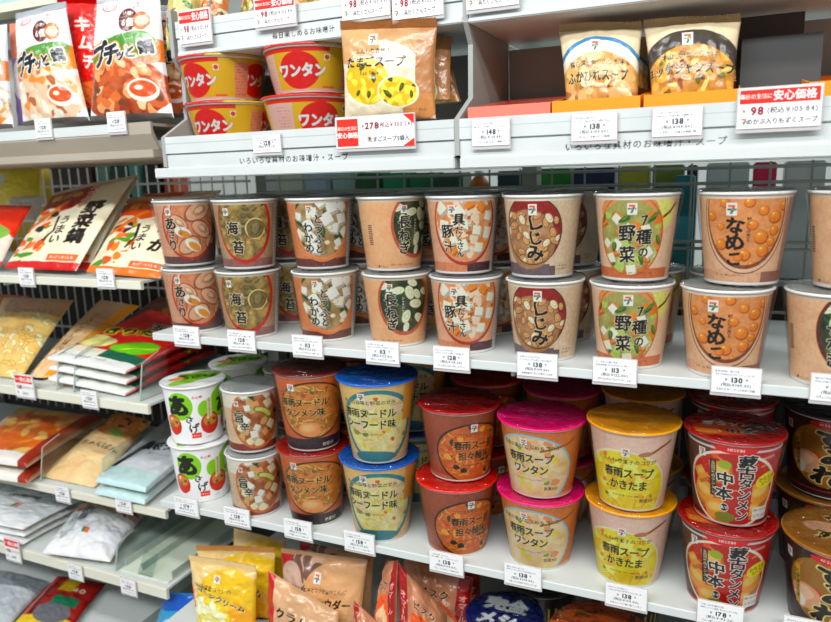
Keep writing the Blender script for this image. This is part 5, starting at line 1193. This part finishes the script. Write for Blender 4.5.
bag('soup_pouch', 'clam chowder pouch in the dark behind the front-facing clam chowder pouch', 'soup pouch', [(-0.3641, 0.1200, -0.5580), (-0.2180, 0.1100, -0.5114), (-0.2155, 0.1250, -0.3714), (-0.3573, 0.1300, -0.3767)], .028, ch_, seed=106, wr=.0030)
bag('soup_pouch', 'salmon pouch with a tall dark red spine in the middle of the bottom row', 'soup pouch', [(-0.1735, 0.0280, -0.4673), (-0.1233, 0.0060, -0.4405), (-0.1213, 0.0200, -0.2993), (-0.1507, 0.0440, -0.3175)], .020, r2, seed=107, wr=.0030, back=(196, 150, 120))
bag('soup_pouch', 'salmon and orange pouch sloping down right of the tall red spine', 'soup pouch', [(-0.1193, 0.0040, -0.4427), (-0.0506, 0.0340, -0.4510), (-0.0636, 0.0520, -0.3851), (-0.1224, 0.0220, -0.3037)], .026, r1, seed=108, wr=.0030)
bag('soup_pouch', 'orange-red tipped pouch at the bottom edge left of the tall red spine', 'soup pouch', [(-0.1839, -0.0120, -0.4528), (-0.1207, -0.0120, -0.4377), (-0.1291, 0.0020, -0.4033), (-0.1836, 0.0020, -0.3642)], .020, r1, seed=109, wr=.0030)
bag('soup_pouch', 'red-ended pouch behind, right of the sloping salmon pouch', 'soup pouch', [(-0.1561, 0.0850, -0.4945), (-0.0393, 0.0850, -0.4701), (-0.0413, 0.1000, -0.3555), (-0.1507, 0.1000, -0.3438)], .028, r2, seed=110, wr=.0030)
bag('soup_pouch', 'red-ended pouch deepest behind the sloping salmon pouch', 'soup pouch', [(-0.1628, 0.1350, -0.5227), (-0.0346, 0.1350, -0.4960), (-0.0477, 0.1500, -0.3664), (-0.1607, 0.1500, -0.3667)], .026, r2, seed=111, wr=.0030)
wb = Cv(118, 118, (236, 206, 40), .6, 121); wb.ell(59, 59, 54, 54, (16, 34, 92)); wb.ell(59, 59, 47, 47, (16, 34, 92))
wb.text('完全', 60, 78, 29, (226, 232, 240), fat=4, rot=-.18); wb.text('メシ', 50, 46, 27, (226, 232, 240), fat=4, rot=-.12); wb.text('KANZEN MESHI', 56, 24, 8, (226, 232, 240), fat=1.4, rot=-.12)
bk = Cv(150, 110, (26, 24, 26), .8, 122, True)
for i in range(-7, 8): bk.rect(i * 10 - 1.5, 20, i * 10 + 1.5, 92, (206, 186, 60))
zs = -.4738
b_ = lower_first('noodle_cup', 'cup with a round dark blue lid edged in yellow at the bottom of the photo', 'noodle cup', bk, 'blue and yellow lidded cups', (.0225, .0440, zs), A(10), .1020, .0780, .1130, (26, 24, 26), wb, True)
kb = Cv(110, 110, (30, 30, 34), .8, 123); kb.text('完全', 55, 60, 26, (150, 170, 190), fat=3)
u = copy_tree(b_, (.0480, .1480, zs), A(0), 'black striped cup in the dark behind the blue-lidded cup')
u2 = copy_tree(b_, (.0900, .0480, zs + .0), A(30), 'black and yellow striped cup between the blue lid and the orange ramen cup')
u2.location = (.1620, .1720, zs)
for q in (u, u2):
    for chd in q.children:
        if chd.name.startswith('lid'): chd.data = disc_print('lid', kb, .0522, .1114, seed=3)
lr = Cv(130, 130, (206, 100, 40), .7, 124); lr.rect(0, 36, 130, 60, (236, 232, 224)); lr.text('お湯を注いで仕上げる本格生麺', 65, 48, 8, (50, 40, 36), fat=1); noodle(lr, (0, 62, 130, 120), 60, [(176, 90, 40), (120, 70, 30), (206, 140, 60)], 3, 4); lr.rect(40, 10, 90, 34, (222, 60, 30)); lr.text('坦々麺', 65, 22, 18, (240, 226, 206), fat=2)
cr = Cv(150, 90, (214, 96, 34), .8, 125, True); cr.rect(-30, 10, 30, 60, (236, 226, 210)); cr.text('坦々麺', 0, 36, 22, (190, 30, 20), fat=3)
lower_first('noodle_cup', 'orange ramen cup with a white band across its lid at the bottom edge', 'noodle cup', cr, None, (.1490, .0340, zs), A(5), .1220, .0900, .1270, (206, 96, 40), lr, True)
lower_first('noodle_cup', 'brown cup with a blue rim at the bottom right under the red hot ramen', 'noodle cup', Cv(150, 90, (110, 60, 40), .9, 126, True), None, (.2800, .0300, zs), A(5), .1220, .0900, .1060, (110, 60, 40), c_plain(130, 130, (120, 70, 50), 127, lambda c: (c.ell(65, 65, 64, 64, (30, 90, 150)), c.ell(65, 65, 58, 58, (120, 66, 44)), noodle(c, (10, 10, 120, 120), 40, [(150, 90, 50), (90, 50, 30)], 3, 3))), True)

# ================================================================== price cards on the rails
def tag_sheet(price, tax, seed, w=46, h=27):
    c = Cv(w, h, (232, 240, 240), .32, seed)
    c.scribble(3, h - 4, w * .5, 2.4, (70, 76, 84), seed=seed); c.scribble(3, h - 7.4, w * .8, 2.4, (70, 76, 84), seed=seed + 1)
    c.text('￥', w * .30, h * .53, 4, (40, 44, 50), fat=1.4); c.text(price, w * .52, h * .53, 7.4, (36, 40, 48), fat=2.4); c.text('*', w * .72, h * .53, 5, (40, 44, 50), fat=1)
    c.text('(税込￥' + tax + ')', w * .5, h * .33, 4.0, (60, 64, 70), fat=1.1); c.scribble(5, h * .14, w * .78, 2.5, (50, 54, 60), seed=seed + 2)
    return c
def red_sheet(price, tax, name_, seed, w=70, h=35):
    c = Cv(w, h, (238, 240, 236), .35, seed)
    c.rect(1.5, h * .62, w - 1.5, h - 1.5, (224, 48, 26)); c.text('毎日の生活に', w * .22, h * .79, 4.6, (250, 236, 226), fat=1); c.text('安心価格', w * .68, h * .79, 9, (250, 244, 238), fat=1.8)
    c.text('￥', w * .08, h * .44, 4.5, (150, 30, 40), fat=1.2); c.text(price, w * .24, h * .44, 9.5, (140, 20, 40), fat=2.6); c.text('(税込￥' + tax + ')', w * .66, h * .44, 6, (90, 80, 84), fat=1.2)
    c.logo(6, h * .18, 6); c.text(name_, w * .54, h * .17, 5.4, (44, 44, 50), fat=1.4); return c
def egg_sheet():
    w, h = 106, 36; c = Cv(w, h, (240, 240, 234), .45, 131); c.rect(2, 2, 31, h - 2, (226, 50, 24)); c.text('毎日の生活に', 16.5, 23, 4.6, (250, 230, 220), fat=.8); c.text('安心価格', 16.5, 15, 7.2, (250, 240, 230), fat=1.8)
    c.poly([(w - 15, h), (w, h), (w, h - 12)], (226, 50, 24)); c.poly([(w - 15, 0), (w, 0), (w, 9)], (226, 50, 24))
    c.text('￥', 38, 25, 5, (130, 20, 40), fat=1.2); c.text('278', 50, 25, 10, (130, 20, 40), fat=2.6); c.text('(税込￥300.24)', 81, 25, 6.2, (120, 60, 80), fat=1.2); c.logo(46, 9.5, 7); c.text('たまごスープ5袋入', 72, 9, 6.4, (44, 44, 50), fat=1.6); return c
def price_card(label, pos, c, w=.046, h=.027, y=None, group=None, tilt=0.0, hz=.004):
    x, yy, z = pos
    r = empty('price_card', (x, yy, z - h / 2), label, 'price card', group); r.rotation_euler = (tilt, 0, 0)
    MB().box(-w / 2 - .001, .0010, -hz, w / 2 + .001, .0024, h + .001).build('clear_holder', M['holder'], r, bevel=.0004)
    cd = MB().box(-w / 2, .0002, 0, w / 2, .0008, h).build('card', M['rim'], r)
    X, Z = c.X / 1000 - w / 2, c.Y / 1000 * (h / (c.h / 1000))
    X = c.X / c.w * w - w / 2
    link('printed_face', np_mesh('printed_face', np.stack([X, np.full_like(X, .0000), Z], -1).reshape(-1, 3), quads(c.ny, c.nx), np.clip(c.a, 0, 255).reshape(-1, 3), M['card'], False), cd)
    return r
YT = -.0030
for args in (
    ('small price card under the clam miso cups', (-0.4367, -0.0030, 0.0004), tag_sheet('128', '138.24', 141)), ('small price card under the seaweed miso cups', (-0.3393, -0.0030, 0.0006), tag_sheet('128', '138.24', 142)),
    ('small price card under the tofu and seaweed miso cups', (-0.2320, -0.0030, 0.0008), tag_sheet('113', '122.04', 143)), ('small price card under the leek miso cups', (-0.1212, -0.0030, 0.0006), tag_sheet('113', '122.04', 144)),
    ('small price card under the pork miso cups', (-0.0283, -0.0030, 0.0004), tag_sheet('128', '138.24', 145)), ('small price card under the freshwater clam cups', (0.0770, -0.0030, 0.0007), tag_sheet('138', '149.04', 146)),
    ('small price card under the seven-vegetable cups', (0.1632, -0.0030, 0.0019), tag_sheet('113', '122.04', 147)), ('small price card under the mushroom cups', (0.2842, -0.0030, 0.0021), tag_sheet('130', '140.40', 148)),
    ('small price card cut off at the right edge under the peach cups', (0.3744, -0.0030, 0.0027), tag_sheet('130', '140.40', 149)),
    ('small price card under the green miso cups', (-0.4694, -0.0030, -0.2709), tag_sheet('178', '192.24', 150)), ('small price card under the spicy tofu cups', (-0.3738, -0.0030, -0.2706), tag_sheet('128', '138.24', 151)),
    ('small price card under the brown noodle cups', (-0.2670, -0.0030, -0.2701), tag_sheet('158', '170.64', 152)), ('small price card under the blue-lidded cups', (-0.1681, -0.0030, -0.2702), tag_sheet('158', '170.64', 153)),
    ('small price card under the red-lidded cups', (-0.0410, -0.0030, -0.2734), tag_sheet('138', '149.04', 154)), ('small price card under the pink-lidded cups', (0.0600, -0.0030, -0.2691), tag_sheet('138', '149.04', 155)),
    ('small price card under the yellow-lidded cups', (0.1829, -0.0030, -0.2682), tag_sheet('138', '149.04', 156)), ('small price card under the red hot ramen cups', (0.2828, -0.0030, -0.2662), tag_sheet('178', '192.24', 157)),
    ('small price card at the lower right corner under the black ramen cups', (0.3676, -0.0030, -0.2646), tag_sheet('198', '213.84', 158)),
    ('small price card on the fascia under the wonton cups', (-0.2739, -0.0030, 0.2633), tag_sheet('128', '138.24', 159, 44, 23), .042, .022), ('small price card on the fascia under the pink box', (0.0239, -0.0030, 0.2622), tag_sheet('148', '159.84', 160), .043, .028),
    ('small price card on the fascia under the blue-arc sachet', (0.1360, -0.0030, 0.2622), tag_sheet('138', '149.04', 161)), ('small price card on the fascia under the dark-arc sachet', (0.2168, -0.0030, 0.2628), tag_sheet('138', '149.04', 162)),
    ('large price card with red bars in front of the egg soup pack', (-0.1188, -0.0050, 0.2703), egg_sheet(), .104, .036), ('large red and white price card in front of the dark grey divider', (0.3060, -0.0060, 0.2712), red_sheet('98', '105.84', 'めかぶ入りもずくスープ', 164), .070, .037)):
    price_card(args[0], args[1], args[2], *(args[3:] if len(args) > 3 else ()))
for lb, pos, w_, h_ in (('red and white price card at the left end of the upper bin', (-0.4005, 0.0300, 0.4233), .054, .042), ('red and white price card above the printed slogan', (-0.2711, 0.0300, 0.4276), .062, .034),
        ('white price card at the top edge above the egg soup pack', (-0.1416, 0.0300, 0.4252), .064, .040), ('white price card at the top edge right of the egg soup pack', (-0.0740, 0.0300, 0.4182), .064, .040), ('white price card at the top edge over the empty bin', (0.0165, 0.0300, 0.4187), .060, .040)):
    price_card(lb, pos, red_sheet('98', '105.84', '具だくさんスープ', int(pos[0] * 1000) % 97 + 5), w_, h_)
for lb, pos, red in (('small price card under the pale hotpot pouch', (-0.7089, 0.0260, 0.3063), 0), ('small price card under the red-orange stew hotpot pouch', (-0.5563, 0.0260, 0.3069), 0), ('small price card under the dark red header pouches', (-0.7945, 0.0260, 0.0711), 0),
        ('small price card under the orange header pouches', (-0.6152, 0.0260, 0.0746), 0), ('red and white price card in front of the clear noodle bag', (-0.8359, 0.0240, -0.1224), 1), ('small price card under the stack of three noodle packs', (-0.6838, 0.0260, -0.1304), 0),
        ('small price card under the peach coloured noodle pack', (-0.7805, 0.0260, -0.3162), 0), ('small price card under the pale blue udon packs', (-0.6352, 0.0260, -0.3097), 0), ('red-topped price card under the stack of white bags', (-0.9365, 0.0240, -0.4557), 2),
        ('small price card under the white crumpled bag', (-0.7749, 0.0260, -0.4667), 0), ('small price card under the empty tray', (-0.6472, 0.0260, -0.4668), 0)):
    if red == 1: price_card(lb, pos, red_sheet('118', '127.44', '生めん', 171, 48, 40), .046, .040)
    elif red == 2: price_card(lb, pos, red_sheet('98', '105.84', '小麦粉', 172, 44, 46), .040, .044)
    else: price_card(lb, pos, tag_sheet('128', '138.24', int(-pos[0] * 1000) % 91 + 200, 36, 28), .035, .028)

# ================================================================== clear dividers and front stops on the left shelves
def clear_divider(label, x, z, y0=.040, L=.26, h=.06):
    r = empty('shelf_divider', (x, y0, z), label, 'divider')
    MB().prism([(0, 0), (L, 0), (L, h * 1.5), (.05, h * 1.2), (.012, h)], -.0009, .0009).build('clear_panel', M['acrylic'], r)
    MB().bar((0, 0, .001), (0, .012, h), .0011, 6).build('front_edge', M['edge'], r)
    MB().bar((0, .012, h), (0, .05, h * 1.2), .0009, 6).build('front_edge', M['edge'], r); return r
clear_divider('clear divider between the clear noodle bag and the long beige pack', -.775, -.128); clear_divider('clear divider left of the stack of three noodle packs', -.735, -.128)
clear_divider('clear divider at the right end by the stack of three', -.585, -.128)
clear_divider('clear divider between the orange and peach packs', -.850, -.3085); clear_divider('clear divider between the peach and pale blue packs', -.7, -.3085)
clear_divider('clear divider between the white stack and the crumpled bag', -.830, -.454, h=.05); clear_divider('clear divider between the crumpled bag and the empty tray', -.690, -.454, h=.045)
r = empty('shelf_tray', (-.630, .045, -.4543), 'empty white and pale green tray at the right end of the fifth left shelf', 'tray')
MB().box(-.052, 0, 0, .058, .26, .003).build('tray_floor', mat('pale_green_tray', (216, 226, 206), .4, noise=(6, 8)), r)
for xx in (-.052, -.012, .056): MB().box(xx, .01, .003, xx + .0015, .26, .016).build('tray_rib', M['edge'], r)
MB().prism([(.0, .003), (.002, .003), (.022, .035), (.020, .035)], -.012, .020).build('front_stop', M['acrylic'], r)
r = empty('shelf_tray', (-.640, .02, -.6198), 'grey ribbed tray on the lowest left shelf', 'tray')
MB().box(-.07, 0, 0, .08, .30, .003).build('tray_floor', M['grey'], r)
for xx in (-.07, -.03, .01, .05): MB().box(xx, .0, .003, xx + .0015, .30, .02).build('tray_rib', M['edge'], r)
